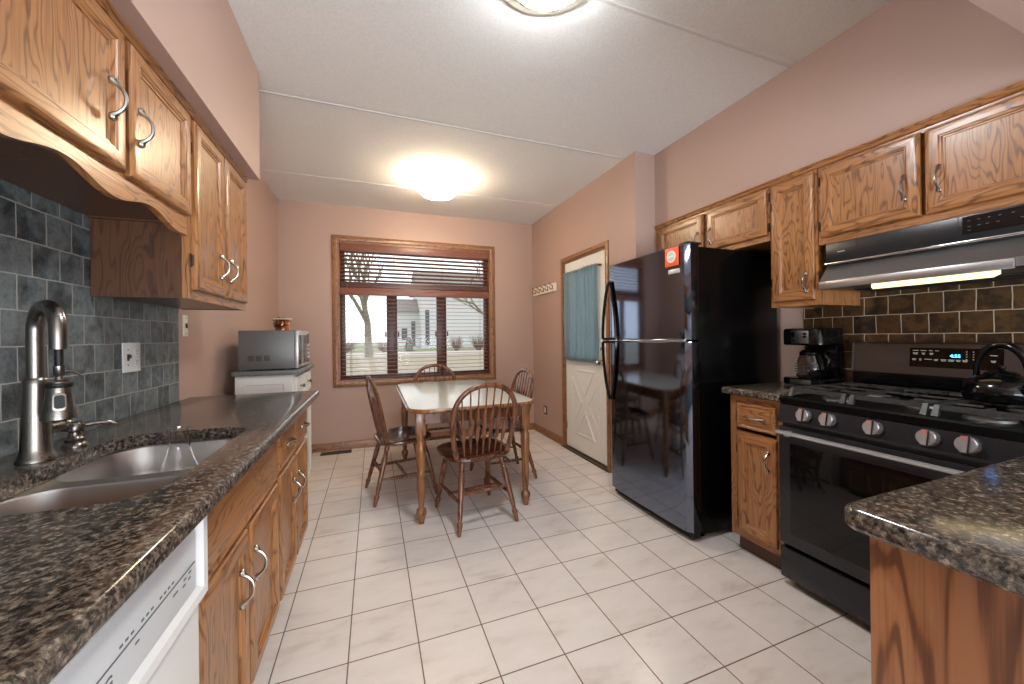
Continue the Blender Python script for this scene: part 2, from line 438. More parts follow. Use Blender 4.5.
def cab_door(parent, P, u0, u1, v0, v1, pull_at=None, hinge_u=None, name='door'):
    bm = NB(); picture_frame(bm, P, u0, u1, v0, v1, DOORPROF)
    d = obj(name, bm, [oak_v, oak_h], parent, smooth=0.5)
    if pull_at: pull(d, P, pull_at[0], pull_at[1], True)
    if hinge_u is not None:
        h = v1-v0
        for v in (v0+h*0.17, v1-h*0.17): hinge(d, P, hinge_u, v)
    return d
def cab_drawer(parent, P, u0, u1, v0, v1, handle=True, name='drawer'):
    bm = NB(); picture_frame(bm, P, u0, u1, v0, v1, DRAWPROF, 1, 1)
    d = obj(name, bm, [oak_v, oak_h], parent, smooth=0.5)
    if handle: pull(d, P, (u0+u1)/2, (v0+v1)/2, False)
    return d

# ================================================================== THE SETTING
XL, XR, XK, YB, YR, ZC = -0.915, 1.95, 2.50, 4.46, -2.6, 2.66
YJ = 2.42
bm = NB(); box(bm, XL-.12, XK+.12, YR-.1, YB+.12, -.08, 0); struct('floor', bm, floor_mat(), smooth=0)
bm = NB(); box(bm, XL-.12, XK+.12, YR-.1, YB+.12, ZC, ZC+.1); struct('ceiling', bm, ceiling_mat(), smooth=0)
bm = NB(); box(bm, XL-.12, XL, YR-.1, YB+.12, 0, ZC); struct('wall_left', bm, wall_mat, smooth=0)
# back wall with the window hole
WX0, WX1, WZ0, WZ1 = -.355, 1.375, .735, 2.275
bm = NB()
box(bm, XL, WX0, YB, YB+.12, 0, ZC); box(bm, WX1, XR+.12, YB, YB+.12, 0, ZC)
box(bm, WX0, WX1, YB, YB+.12, 0, WZ0); box(bm, WX0, WX1, YB, YB+.12, WZ1, ZC)
struct('wall_back', bm, wall_mat, smooth=0)
# right wall of the dining nook with the door hole
DY0, DY1, DZ = 2.825, 3.615, 2.0
bm = NB()
box(bm, XR, XR+.12, YJ, DY0, 0, ZC); box(bm, XR, XR+.12, DY1, YB, 0, ZC); box(bm, XR, XR+.12, DY0, DY1, DZ, ZC)
box(bm, XR+.12, XK+.12, YJ, YJ+.12, 0, ZC)
struct('wall_right', bm, wall_mat, smooth=0)
bm = NB(); box(bm, XK, XK+.12, YR-.1, YJ, 0, ZC); struct('wall_kitchen', bm, wall_mat, smooth=0)
# rear wall behind the camera: a wide opening to the next room
bm = NB(); box(bm, XL, -.75, YR-.1, YR, 0, ZC); box(bm, 2.35, XK, YR-.1, YR, 0, ZC); box(bm, -.75, 2.35, YR-.1, YR, 2.5, ZC)
struct('wall_rear', bm, wall_mat, smooth=0)
# soffits
bm = NB(); box(bm, XL, -.566, YR, 2.37, 2.072, ZC); struct('trim_1', bm, wall_mat, smooth=0)
bm = NB(); box(bm, 2.145, XK, YR, YJ, 2.078, ZC); struct('trim_2', bm, wall_mat, smooth=0)
bm = NB(); box(bm, .75, 2.145, -.25, .50, 2.08, ZC); struct('trim_3', bm, wall_mat, smooth=0)
# ceiling board joints
bm = NB()
for y in (1.371, 2.548, 3.73):
    skin(bm, [[(x, y-.011, ZC), (x, y-.007, ZC-.004), (x, y+.007, ZC-.004), (x, y+.011, ZC)] for x in (XL, XR if y > YJ else 2.145)])
struct('trim_4', bm, plain('joint_tape', rgb(210, 209, 206), .8), smooth=0)
# backsplashes
bm = NB(); box(bm, XL, XL+.008, -.3, 2.318, .912, 1.70); struct('wall_backsplash_left', bm, slate_grey, smooth=0)
bm = NB(); box(bm, XK-.008, XK, .3, 1.535, .912, 1.66); struct('wall_backsplash_right', bm, slate_brown, smooth=0)
# baseboards
def baseboard(name, p0, p1, nrm, mat):
    bm = NB(); prof = [(0, 0), (.014, 0), (.014, .07), (.010, .082), (.004, .088), (0, .088)]
    skin(bm, [[(p[0]+nrm[0]*d, p[1]+nrm[1]*d, z) for d, z in prof] for p in (p0, p1)])
    return struct(name, bm, mat)
baseboard('baseboard_back', (XL, YB), (XR, YB), (0, -1), trim_x)
baseboard('baseboard_right', (XR, YB-.014), (XR, 3.665), (-1, 0), trim_y)
baseboard('baseboard_left', (XL, 2.46), (XL, YB-.014), (1, 0), trim_y)

# ---- window
bm = NB()
TW = .058
def trim_frame(bm, P, u0, u1, v0, v1, w, t, bottom=True):
    # four mitred casing boards around an opening, rounded profile
    prof = [(0, 0), (0, t*.6), (w*.25, t), (w*.8, t), (w, t*.55), (w, 0)]
    def ring(d):
        return ((u0-w+d, v0-w+d), (u1+w-d, v0-w+d), (u1+w-d, v1+w-d), (u0-w+d, v1+w-d))
    rings = []
    for d, n in prof:
        c = ring(d)
        if not bottom: c = ((c[0][0], 0), (c[1][0], 0), c[2], c[3])
        rings.append([bm.verts.new(P(u, v, n)) for u, v in c])
    for a, b in zip(rings, rings[1:]+rings[:1]):
        for i in range(4):
            if not bottom and i == 0: continue
            f = bm.faces.new((a[i], a[(i+1) % 4], b[(i+1) % 4], b[i])); f.material_index = 1 if i in (0, 2) else 0
PB = lambda u, v, n: (u, YB-n, v)
trim_frame(bm, PB, WX0, WX1, WZ0, WZ1, TW, .02)
# jamb lining
for a in ((WX0, WX0+.018, WZ0, WZ1), (WX1-.018, WX1, WZ0, WZ1)): box(bm, a[0], a[1], YB-.002, YB+.119, a[2], a[3], 0)
for a in ((WZ0, WZ0+.018), (WZ1-.018, WZ1)): box(bm, WX0+.018, WX1-.018, YB-.002, YB+.119, a[0], a[1], 1)
win = struct('window_1', bm, [trim_v, trim_x], 'wide dark wood window with wooden blinds on the back wall', 'window')
ROOT[win.name] = Matrix()
bm = NB(); wx = (WX0+.018, WX1-.018); zt = 1.735
box(bm, wx[0], wx[1], YB+.060, YB+.115, zt-.02, zt+.05, 0, .004)          # transom bar
for x in (wx[0], wx[1]-.05): box(bm, x, x+.05, YB+.065, YB+.112, WZ0+.018, WZ1-.018, 0, .004)
for z in (WZ0+.018, WZ1-.068): box(bm, wx[0]+.05, wx[1]-.05, YB+.065, YB+.112, z, z+.05, 0, .004)
mull = (.205, .775)
for x in mull: box(bm, x-.058, x+.058, YB+.06, YB+.115, WZ0+.06, zt-.02, 0, .005)
obj('window_frame', bm, sash_wood, win)
bm = NB()
edges = [wx[0]+.05, mull[0]-.058, mull[0]+.058, mull[1]-.058, mull[1]+.058, wx[1]-.05]
for i in (0, 2, 4): box(bm, edges[i], edges[i+1], YB+.086, YB+.090, WZ0+.068, zt-.02)
box(bm, wx[0]+.05, wx[1]-.05, YB+.086, YB+.090, zt+.05, WZ1-.068)
obj('window_pane', bm, pane, win)
for x in (edges[1]-.012, edges[2]+.012, edges[3]-.012, edges[4]+.012):
    bm = NB(); box(bm, x-.008, x+.008, YB+.050, YB+.062, 1.22, 1.28, 0, .003); tube(bm, [(x, YB+.05, 1.26), (x, YB+.035, 1.22)], .005, 8)
    obj('window_latch', bm, hinge_dark, win)

# ---- blinds
cord_m = plain('tan_cord', rgb(120, 98, 84), .8)
def blind(lab, z0, z1, valance, tilt, rail=.022, x0=wx[0]+.012, x1=wx[1]-.012, spacing=.0445):
    t = thing('wooden_blind', lab, 'blind', ((x0+x1)/2, YB+.03, z0))
    bm = NB(); box(bm, x0-.006, x1+.006, YB-.004, YB+.006, z1-valance, z1, 0, .003)
    box(bm, x0, x1, YB+.008, YB+.054, z1-.045, z1-.002, 0, .002)
    obj('head_rail', bm, blind_wood, t)
    bm = NB(); z = z0+rail+.023
    while z < z1-valance*.8:
        c, s = math.cos(tilt)*.024, math.sin(tilt)*.024
        poly = [(-c, -s), (0, .002), (c, s), (c, s-.0045), (0, -.0025), (-c, -s-.0045)]
        skin(bm, [[(x, YB+.031+a, z+b) for a, b in poly] for x in (x0, x1)])
        z += spacing
    obj('slats', bm, blind_wood, t)
    bm = NB(); box(bm, x0, x1, YB-.002, YB+.056, z0, z0+rail, 0, .004); obj('bottom_rail', bm, blind_dark, t)
    for x in (x0+.10, (x0*2+x1)/3, (x0+2*x1)/3, x1-.10):
        for y in (YB+.006, YB+.056):
            bm = NB(); tube(bm, [(x, y, z0+.02), (x, y, z1-.04)], .0012, 5); obj('ladder_cord', bm, cord_m, t)
    return t
up_blind = blind('upper wooden blind across the transom with open brown slats', 1.772, WZ1-.020, .085, -0.28, .062)
bm = NB(); tube(bm, [(wx[0]+.075, YB-.010, 1.80), (wx[0]+.075, YB-.010, 1.762), (wx[0]+.08, YB-.010, 1.755)], .005, 8); obj('tassel', bm, brass, up_blind)
lo_blind = blind('lower wooden blind with thin open slats over the three casement panes', .757, 1.768, .078, 0.05)
bm = NB(); tube(bm, [(wx[0]+.10, YB-.006, 1.70), (wx[0]+.10, YB-.006, .86), (wx[0]+.105, YB-.008, .80)], .0018, 6); lathe(bm, (wx[0]+.105, YB-.008, .775), [(.003, .03), (.008, .015), (.006, 0)], seg=10)
obj('pull_cord', bm, twig_m, lo_blind)

# ---- entry door
bm = NB(); PR = lambda u, v, n: (XR-n, u, v)
trim_frame(bm, PR, DY0, DY1, 0, DZ, .047, .018, bottom=False)
box(bm, XR-.001, XR+.118, DY0, DY0+.012, 0, DZ, 0); box(bm, XR-.001, XR+.118, DY1-.012, DY1, 0, DZ, 0); box(bm, XR-.001, XR+.118, DY0+.012, DY1-.012, DZ-.012, DZ, 1)
struct('trim_5', bm, [trim_v, trim_y])
bm = NB(); box(bm, XR-.03, XR+.11, DY0-.04, DY1+.04, 0.0005, .014, 0, .004); box(bm, XR+.012, XR+.05, DY0+.013, DY1-.013, .014, .026)
struct('trim_6', bm, vent_metal)
dy0, dy1, dz0, dz1, dx = DY0+.015, DY1-.015, .032, DZ-.015, XR+.012
bm = NB()
gy0, gy1, gz0, gz1 = dy0+.13, dy1-.13, 1.00, 1.83
box(bm, dx, dx+.044, dy0, gy0, dz0, dz1); box(bm, dx, dx+.044, gy1, dy1, dz0, dz1)
box(bm, dx, dx+.044, gy0, gy1, dz0, gz0); box(bm, dx, dx+.044, gy0, gy1, gz1, dz1)
door = struct('door_1', bm, door_paint, 'white entry door with a teal curtain and crossbuck panels', 'door'); ROOT[door.name] = Matrix()
bm = NB()
for y0, y1 in ((gy0-.012, gy0+.012), (gy1-.012, gy1+.012)): box(bm, dx-.010, dx+.004, y0, y1, gz0-.012, gz1+.012, 0, .003)
for z0, z1 in ((gz0-.012, gz0+.012), (gz1-.012, gz1+.012)): box(bm, dx-.010, dx+.004, gy0, gy1, z0, z1, 0, .003)
for k in (1, 2):
    y = gy0+(gy1-gy0)*k/3; box(bm, dx+.006, dx+.03, y-.010, y+.010, gz0, gz1)
    z = gz0+(gz1-gz0)*k/3; box(bm, dx+.006, dx+.03, gy0, gy1, z-.010, z+.010)
obj('window_frame', bm, door_paint, door)
bm = NB(); box(bm, dx+.016, dx+.020, gy0, gy1, gz0, gz1); obj('window_pane', bm, pane, door)
# crossbuck: four raised triangular panels between an X
cy, cz = (dy0+dy1)/2, .53; hw, hh, bw = .245, .335, .05
PD = lambda u, v, n: (dx-n, u, v)
for tri in ((((-hw+bw*1.3, hh)), ((hw-bw*1.3, hh)), ((0, bw*1.35))), (((-hw+bw*1.3, -hh)), ((hw-bw*1.3, -hh)), ((0, -bw*1.35))),
            (((-hw, hh-bw*1.5)), ((-hw, -hh+bw*1.5)), ((-bw*.95, 0))), (((hw, hh-bw*1.5)), ((hw, -hh+bw*1.5)), ((bw*.95, 0)))):
    cxu = sum(p[0] for p in tri)/3; cxv = sum(p[1] for p in tri)/3; bm = NB(); rings = []
    for k, n in ((1, 0), (.93, .008), (.84, .008), (.72, .003), (.0, .003)):
        rings.append([PD(cy+cxu+(p[0]-cxu)*max(k, .01), cz+cxv+(p[1]-cxv)*max(k, .01), n) for p in tri])
    skin(bm, rings); obj('panel', bm, door_paint, door, smooth=0.3)
bm = NB(); lathe(bm, (dx, dy0+.06, .96), [(.030, 0), (.030, .006), (.012, .010), (.011, .035), (.022, .042), (.027, .055), (.022, .068), (.005, .072)], (-1, 0, 0), 20)
obj('door_knob', bm, chrome, door)
bm = NB(); lathe(bm, (dx, dy0+.06, 1.09), [(.028, 0), (.028, .008), (.020, .014), (.005, .016)], (-1, 0, 0), 20); box(bm, dx-.03, dx-.014, dy0+.054, dy0+.066, 1.073, 1.107, 0, .002)
obj('deadbolt', bm, chrome, door)
for z in (.25, 1.0, 1.78):
    bm = NB(); tube(bm, [(XR-.004, dy1+.004, z-.045), (XR-.004, dy1+.004, z+.045)], .007, 8); box(bm, XR-.002, XR+.012, dy1-.012, dy1+.012, z-.04, z+.04)
    obj('hinge', bm, brass, door)
# curtain on its two rods
ct = thing('door_curtain', 'gathered teal curtain on thin rods over the entry door window', 'curtain', (dx-.03, (gy0+gy1)/2, .95))
bm = NB(); ca, cb_, c0, c1 = 2.945, 3.555, .955, 1.875; N, Mz = 150, 26; rows = []
for j in range(Mz+1):
    v = j/Mz; z = c0+(c1-c0)*v; r = []
    for i in range(N+1):
        u = i/N; y = ca+(cb_-ca)*u
        amp = .009*(1 - .45*math.exp(-((v-.5)/.35)**2))
        x = dx-.034 + amp*1.7*math.sin(u*2*PI*11+.8*math.sin(v*3+u*9)) + .004*math.sin(u*2*PI*31+v*2) + .006*math.sin(v*7+u*14)*math.sin(v*PI)
        r.append(bm.verts.new((x, y, z+.005*math.sin(u*60)*(1 if j in (0, Mz) else 0))))
    rows.append(r)
for a, b in zip(rows[:-1], rows[1:]):
    for i in range(N): bm.faces.new((a[i], a[i+1], b[i+1], b[i]))
cm = obj('cloth', bm, curtain, ct, smooth=3.0, recalc=True)
so = cm.modifiers.new('thick', 'SOLIDIFY'); so.thickness = .0012
for z in (c0+.02, c1-.02):
    bm = NB(); tube(bm, [(dx-.034, ca-.03, z), (dx-.034, cb_+.02, z)], .004, 8)
    for y in (ca-.03, cb_+.02): box(bm, dx-.040, dx+.001, y-.006, y+.006, z-.010, z+.010, 0, .002)
    obj('curtain_rod', bm, brass, ct)

# ================================================================== OUTSIDE
GZ = -.10
bm = NB(); box(bm, -60, 60, YB+.3, 120, -.45, GZ); struct('ground_lawn', bm, lawn_m, smooth=0)
bm = NB(); box(bm, -60, 60, 28.5, 35, GZ+.001, GZ+.015); struct('ground_road', bm, road_m, smooth=0)
bm = NB(); box(bm, -60, 60, 36.2, 80, GZ+.001, GZ+.02); struct('ground_grass', bm, green_m, smooth=0)
def bare_tree(x, y, h, lean, lab, seed, sp=.55, r0=.22, grp=None):
    rnd = random.Random(seed); bm = NB()
    def grow(p, d, L, r, lev):
        pts = [p]; q = p.copy(); dd = d.copy()
        for k in range(4):
            dd = (dd + Vector((rnd.uniform(-.14, .14), rnd.uniform(-.14, .14), .05))).normalized(); q = q + dd*L/4; pts.append(q.copy())
        tube(bm, pts, [r*(1-.4*k/4) for k in range(5)], 6 if lev else 9)
        if lev >= 4: return
        for k in range(3 if lev else 4):
            ax = Vector((rnd.uniform(-1, 1), rnd.uniform(-1, 1), rnd.uniform(-.1, .5))).normalized()
            nd = (dd*(1-sp*.55) + ax*sp).normalized()
            at = pts[-1] if k < 2 else pts[rnd.choice((2, 3))]
            grow(at.copy(), nd, L*rnd.uniform(.62, .85), r*.55, lev+1)
    grow(Vector((x, y, GZ-.02)), Vector((lean, 0, 1)).normalized(), h*.36, r0, 0)
    return solo('bare_tree', bm, bark_m, lab, 'tree', (x, y, GZ), grp)
bare_tree(-.30, 27.6, 8.5, .06, 'leafless tree with forked trunk seen through the left window pane', 3, .5, .30)
bare_tree(9.0, 27.0, 9, -.32, 'leafless tree with spreading boughs seen through the right window pane', 11, .6, .24)
# pale house across the road
hs = thing('house', 'pale two-storey house with dark windows across the road', 'house', (11, 47, GZ))
bm = NB(); box(bm, 5.6, 24, 47, 57, GZ+.025, 7.2); box(bm, 2.9, 5.6, 49.5, 57, GZ+.025, 4.6); obj('wall', bm, siding_m, hs, smooth=0)
bm = NB(); skin(bm, [[(x, 46.2, 7.2), (x, 52, 10.2), (x, 57.8, 7.2)] for x in (5.1, 24.5)]); skin(bm, [[(x, 49, 4.6), (x, 52, 6.4), (x, 57, 4.6)] for x in (2.5, 5.6)]); obj('roof', bm, roof_m, hs, smooth=0)
for (x, z, w, h, y) in ((6.05, .3, .5, 4.3, 47), (3.4, .9, .7, 1.5, 49.5), (4.6, .1, .5, 3.2, 49.5), (17, 1, 1.6, 1.5, 47), (17, 4.4, 1.6, 1.5, 47)):
    bm = NB(); box(bm, x, x+w, y-.04, y+.02, z, z+h); obj('window', bm, dark_win, hs, smooth=0)
def shrub(x, y, r, h, mat, lab, seed, n=110):
    rnd = random.Random(seed); bm = NB()
    for k in range(n):
        a = rnd.uniform(0, 2*PI); e = rnd.uniform(.25, 1); d = rnd.uniform(.3, 1)
        p1 = Vector((x+math.cos(a)*r*d, y+math.sin(a)*r*d, GZ+h*e))
        p0 = Vector((x+math.cos(a)*r*.15, y+math.sin(a)*r*.15, GZ+.016))
        pm = p0.lerp(p1, .55)+Vector((rnd.uniform(-.1, .1), rnd.uniform(-.1, .1), .12))
        tube(bm, [p0, pm, p1], [.022, .016, .006], 4)
    return solo('bare_shrub', bm, mat, lab, 'shrub', (x, y, GZ))
shrub(7.5, 35.6, .85, 1.5, twig_m, 'rounded leafless shrub beyond the right pane, nearer the middle pane', 1)
shrub(9.7, 35.6, 1.1, 1.6, twig_m, 'wide leafless shrub beyond the right pane, nearer the window edge', 2, 140)
shrub(-2.6, 36, 1.6, 1.3, twig_m, 'low brown hedge shrub left of the forked tree outside', 4, 140)
shrub(1.0, 36, 1.3, 1.2, twig_m, 'low brown hedge shrub right of the forked tree outside', 5)
bm = NB(); rnd = random.Random(5)
rings = []
for k in range(9):
    t = k/8; rr = .5*(1-t)**.7+.02
    rings.append([(3.25+math.cos(a*PI/8)*rr*rnd.uniform(.75, 1.15), 37.5+math.sin(a*PI/8)*rr*rnd.uniform(.75, 1.15), GZ+.021+1.4*t) for a in range(16)])
skin(bm, rings); solo('evergreen_shrub', bm, evergreen, 'small dark conical evergreen in front of the pale house', 'shrub', (3.25, 37.5, GZ))

# ================================================================== LEFT SIDE
XF = -.372                        # base cabinet frame plane
# --- base cabinets
def base_cab(name, lab, y0, y1, xw, xf, sgn, fronts, toe=.10, ztop=.876, side_mat=None):
    """open-topped carcass of panels + face frame; fronts is a callable adding doors and drawers"""
    t = thing(name, lab, 'cabinet', ((xw+xf)/2, (y0+y1)/2, 0))
    P = faceL(xf) if sgn > 0 else faceR(xf)
    dep = abs(xf-xw)-.004
    bm = NB(); g = .001
    pbox(bm, P, y0+g, y0+.018, toe, ztop, -dep, -.019, 0); pbox(bm, P, y1-.018, y1-g, toe, ztop, -dep, -.019, 0)
    pbox(bm, P, y0+.018, y1-.018, toe, toe+.018, -dep, -.019, 0); pbox(bm, P, y0+.018, y1-.018, toe+.018, ztop-.05, -dep, -dep+.010, 0)
    obj('carcass', bm, side_mat or oak_v, t, smooth=0)
    bm = NB()
    pbox(bm, P, y0+g, y0+.035, toe, ztop, -.019, 0, 0); pbox(bm, P, y1-.035, y1-g, toe, ztop, -.019, 0, 0)
    for v0, v1 in ((toe, toe+.04), (ztop-.04, ztop), (.645, .68)): pbox(bm, P, y0+.035, y1-.035, v0, v1, -.019, 0, 1)
    obj('face_frame', bm, [oak_v, oak_h], t, smooth=0)
    bm = NB(); pbox(bm, P, y0+g, y1-g, 0.0005, toe, -.075, -.06, 0); obj('toe_kick', bm, shaded_oak, t, smooth=0)
    fronts(t, P)
    return t
def f_sink(t, P):
    cab_drawer(t, P, .985, 1.690, .665, .845, handle=False, name='false_front')
    cab_door(t, P, .985, 1.318, .160, .648, (1.238, .515)); cab_door(t, P, 1.345, 1.690, .160, .648, (1.368, .515), hinge_u=1.699)
base_cab('sink_base_cabinet', 'oak sink base cabinet with two doors and a long plain panel, beside the white dishwasher', .955, 1.707, XL, XF, 1, f_sink, toe=.135)
def f_draw(t, P):
    cab_drawer(t, P, 1.730, 2.035, .675, .845); cab_drawer(t, P, 2.065, 2.37, .675, .845)
    cab_door(t, P, 1.730, 2.035, .160, .655, (1.965, .515), hinge_u=1.721); cab_door(t, P, 2.065, 2.37, .160, .655, (2.08, .515), hinge_u=2.379)
base_cab('drawer_base_cabinet', 'oak base cabinet with two drawers above two doors, beside the white cart', 1.709, 2.395, XL, XF, 1, f_draw, toe=.135)
def f_near(t, P):
    cab_drawer(t, P, -.26, .29, .705, .845); cab_door(t, P, -.26, .00, .125, .685, (-.037, .575)); cab_door(t, P, .03, .29, .125, .685, (.067, .575))
base_cab('base_cabinet', 'oak base cabinet below the near end of the sink counter, before the dishwasher', -.29, .318, XL, XF, 1, f_near, toe=.135)
# --- dishwasher
dw = thing('dishwasher', 'white dishwasher under the sink counter with a grey striped control console', 'dishwasher', (-.62, .635, 0))
a0, a1 = .322, .951
bm = NB(); box(bm, XL+.03, -.375, a0+.004, a1-.068, .012, .870, 0, .004); obj('body', bm, white_plastic, dw)
PDW = faceL(-.372)
bm = NB(); pbox(bm, PDW, a0+.002, a1-.002, .115, .685, 0, .030, 0, .006); obj('door', bm, white_plastic, dw)
bm = NB()    # console: raised bevelled frame with a recessed face
picture_frame(bm, PDW, a0+.002, a1-.002, .69, .872, [(0, 0), (0, .040), (.004, .046), (.022, .046), (.030, .038), (.034, .036)], 0, 0)
con = obj('control_console', bm, white_plastic, dw, smooth=0.4)
bm = NB(); pbox(bm, PDW, a0+.055, a1-.040, .722, .838, .0355, .0385, 0, .001); pnl = obj('console_panel', bm, white_plastic2, con)
bm = NB(); pbox(bm, PDW, a0+.06, a1-.045, .7750, .7775, .0385, .0392, 0)
rnd = random.Random(3)
for i in range(12):
    if i in (4, 8): continue
    y = a1-.13-i*.013; pbox(bm, PDW, y-.004, y+.003, .784, .7875, .0385, .0390, 0)
for y, z in ((a1-.065, .766), (a1-.085, .764), (a1-.068, .756), (a1-.088, .754), (a1-.118, .760), (a1-.124, .760), (a1-.235, .762)):
    pbox(bm, PDW, y-.006, y+.004, z, z+.003, .0385, .0390, 0)
text_mesh(bm, 'MAYTAG', .026, lambda x, y, z: PDW(.607+x, .754+y, .0386+z), .0003, .0004)
obj('console_print', bm, mark_ink, con, smooth=0)
bm = NB(); pbox(bm, PDW, a0+.01, a1-.01, .01, .11, -.05, -.02, 0); obj('kick_plate', bm, white_plastic, dw, smooth=0)

# --- granite counters
def edge_ring(x0, x1, y0, y1, d, z, r=.02): return [(x, y, z) for x, y in rrect(x0+d, x1-d, y0+d, y1-d, r, 5)]
EDGE = [(.006, 0), (.0, .007), (.0, .024), (.002, .031), (.006, .0355), (.012, .038)]
def counter(name, lab, x0, x1, y0, y1, z0=.876, hole=None, r=.012):
    bm = NB()
    vr = skin(bm, [edge_ring(x0, x1, y0, y1, d, z0+h, max(r-d, .002)) for d, h in EDGE], 0, cap=hole is None)
    if hole:
        top = [bm.verts.new((x, y, z0+.038)) for x, y in hole]; bot = [bm.verts.new((x, y, z0)) for x, y in hole]
        n = len(hole)
        for i in range(n): bm.faces.new((top[i], top[(i+1) % n], bot[(i+1) % n], bot[i]))
        for outer, inner in ((vr[-1], top), (vr[0], bot)):
            es = []
            for lp in (outer, inner):
                for i in range(len(lp)):
                    e = bm.edges.get((lp[i], lp[(i+1) % len(lp)])) or bm.edges.new((lp[i], lp[(i+1) % len(lp)])); es.append(e)
            bmesh.ops.triangle_fill(bm, edges=es, use_beauty=True)
    return solo(name, bm, granite_mat, lab, 'countertop', ((x0+x1)/2, (y0+y1)/2, z0))
HX0, HX1, HY0, HY1 = -.738, -.395, .900, 1.525
hole = rrect(HX0, HX1, HY0, HY1, .085, 8)
counter('granite_countertop', 'long dark speckled granite countertop with the sink cut into it', XL+.009, -.295, -.31, 2.415, hole=hole)
# --- sink
sk = thing('kitchen_sink', 'double bowl stainless steel sink set under the granite counter', 'sink', (-.57, 1.2, .70))
DIV = 1.185
def bowl(name, y0, y1, zb, r=.085):
    bm = NB(); x0, x1 = HX0-.006, HX1+.006
    rings = []
    for d, z in ((-.002, .8730), (0, .8730), (.003, .868), (.008, .80), (.014, zb+.03), (.03, zb+.006), (.06, zb), (.13, zb-.002)):
        rings.append([(x, y, z) for x, y in rrect(x0+d, x1-d, y0+d*(1 if name == 'near' else .5), y1-d*(.5 if name == 'near' else 1), max(r-d*.6, .02), 8)])
    skin(bm, rings, 0, cap=False)
    f = bm.faces.new([bm.verts.new(p) for p in rings[-1]])
    bmesh.ops.remove_doubles(bm, verts=bm.verts, dist=1e-5)
    o = obj('bowl', bm, steel, sk)
    s = o.modifiers.new('gauge', 'SOLIDIFY'); s.thickness = .0012; s.offset = 0
    cx, cy = (x0+x1)/2-.03, (y0+y1)/2
    bm = NB(); lathe(bm, (cx, cy, zb-.004), [(.045, 0), (.045, .003), (.038, .005), (.03, .002), (.012, .002), (.012, .006), (.002, .007)], seg=24); obj('drain', bm, chrome, o)
    return o
bowl('near', HY0-.006, DIV-.020, .69); bowl('far', DIV+.020, HY1+.006, .74)
bm = NB(); es = []
for lp in (rrect(HX0-.016, HX1+.016, HY0-.014, HY1+.014, .09, 8), rrect(HX0-.006, HX1+.006, HY0-.006, DIV-.020, .085, 8), rrect(HX0-.006, HX1+.006, DIV+.020, HY1+.006, .085, 8)):
    vs = [bm.verts.new((x, y, .8742)) for x, y in lp]
    es += [bm.edges.new((vs[i], vs[(i+1) % len(vs)])) for i in range(len(vs))]
bmesh.ops.triangle_fill(bm, edges=es, use_beauty=True)
dk = obj('deck', bm, steel, sk, smooth=0); q = dk.modifiers.new('gauge', 'SOLIDIFY'); q.thickness = .0008; q.offset = 0
bm = NB(); box(bm, HX0-.010, HX1+.010, DIV-.0195, DIV+.0195, .855, .8725, 0, .004); obj('divider', bm, steel, sk)
# --- carafe standing in the far bowl
bm = NB()
prof = [(.056, 0), (.062, .006), (.060, .03), (.050, .075), (.035, .115), (.027, .145), (.0245, .19), (.026, .207), (.0230, .207), (.0215, .19), (.024, .145), (.032, .115), (.047, .075), (.057, .03), (.055, .008)]
lathe(bm, (-.548, 1.395, .7415), prof, seg=32)
solo('glass_carafe', bm, clear_glass, 'clear glass carafe with narrow neck standing in the far sink bowl', 'carafe', (-.548, 1.395, .7415))
# --- faucet
FX, FY = -.790, 1.287
fa = thing('kitchen_faucet', 'brushed nickel gooseneck faucet with its sprayer hanging out on a hose', 'faucet', (FX, FY, .914))
Z0 = .9145
bm = NB(); lathe(bm, (FX, FY, Z0), [(.035, 0), (.035, .006), (.032, .012), (.029, .022), (.0275, .03), (.0215, .19), (.022, .20), (.020, .203), (.0185, .207)], seg=28); obj('body', bm, nickel, fa)
dirv = Vector((.743, -.669, 0)).normalized(); pts = []
R = .060; zt0 = Z0+.205
for k in range(8): pts.append(Vector((FX, FY, zt0+(.118)*k/7)))
for k in range(1, 17):
    a = PI*k/16; pts.append(Vector((FX, FY, zt0+.118)) + dirv*(R-R*math.cos(a)) + Vector((0, 0, R*math.sin(a))))
for k in range(1, 4): pts.append(pts[-1]+Vector((0, 0, -.015)))
bm = NB(); tube(bm, pts, .0158, 16); obj('spout', bm, nickel, fa)
tip = pts[-1]
hs_top = Vector((tip.x-.002, tip.y+.004, tip.z-.040))
bm = NB(); tube(bm, [tip+Vector((0, 0, .004)), tip.lerp(hs_top, .5), hs_top], .0075, 12); obj('hose', bm, rubber, fa)
bm = NB(); c = hs_top+Vector((0, 0, -.125))
lathe(bm, c, [(.006, .127), (.010, .125), (.010, .105), (.006, .100), (.008, .092), (.019, .088), (.021, .08), (.0215, .066), (.0255, .03), (.0305, .006), (.0305, 0), (.024, -.002), (.004, -.002)], seg=28)
sh = obj('spray_head', bm, nickel, fa)
bm = NB(); lathe(bm, c, [(.0214, .074), (.0228, .076), (.0228, .083), (.0205, .085)], seg=28, cap=False); obj('seal_ring', bm, rubber, sh)
toc = Vector((-c.x, -c.y, 0)).normalized(); sd = Vector((-toc.y, toc.x, 0))
bm = NB()
ov = rrect(-.0088, .0088, -.0165, .0165, .006, 4)
fm = lambda n: (lambda u, v: c + toc*(n+.003*(0-v)/.017*.8) + sd*u + Vector((0, 0, .042+v)))
skin(bm, [[fm(n)(u*s, v*s) for u, v in ov] for n, s in ((.016, 1.25), (.0285, 1.22), (.029, 1.0))], 0)
skin(bm, [[fm(n)(u*s, v*s) for u, v in ov] for n, s in ((.026, 1.0), (.0305, .9))], 1)
obj('spray_button', bm, [nickel, black_gloss], sh)
bm = NB(); tube(bm, [c+Vector((0, 0, .11)), c+Vector((0, 0, .112))+sd*.02, c+Vector((0, 0, .100))+sd*.034], [.005, .004, .002], 8); obj('spray_lever', bm, nickel, sh)
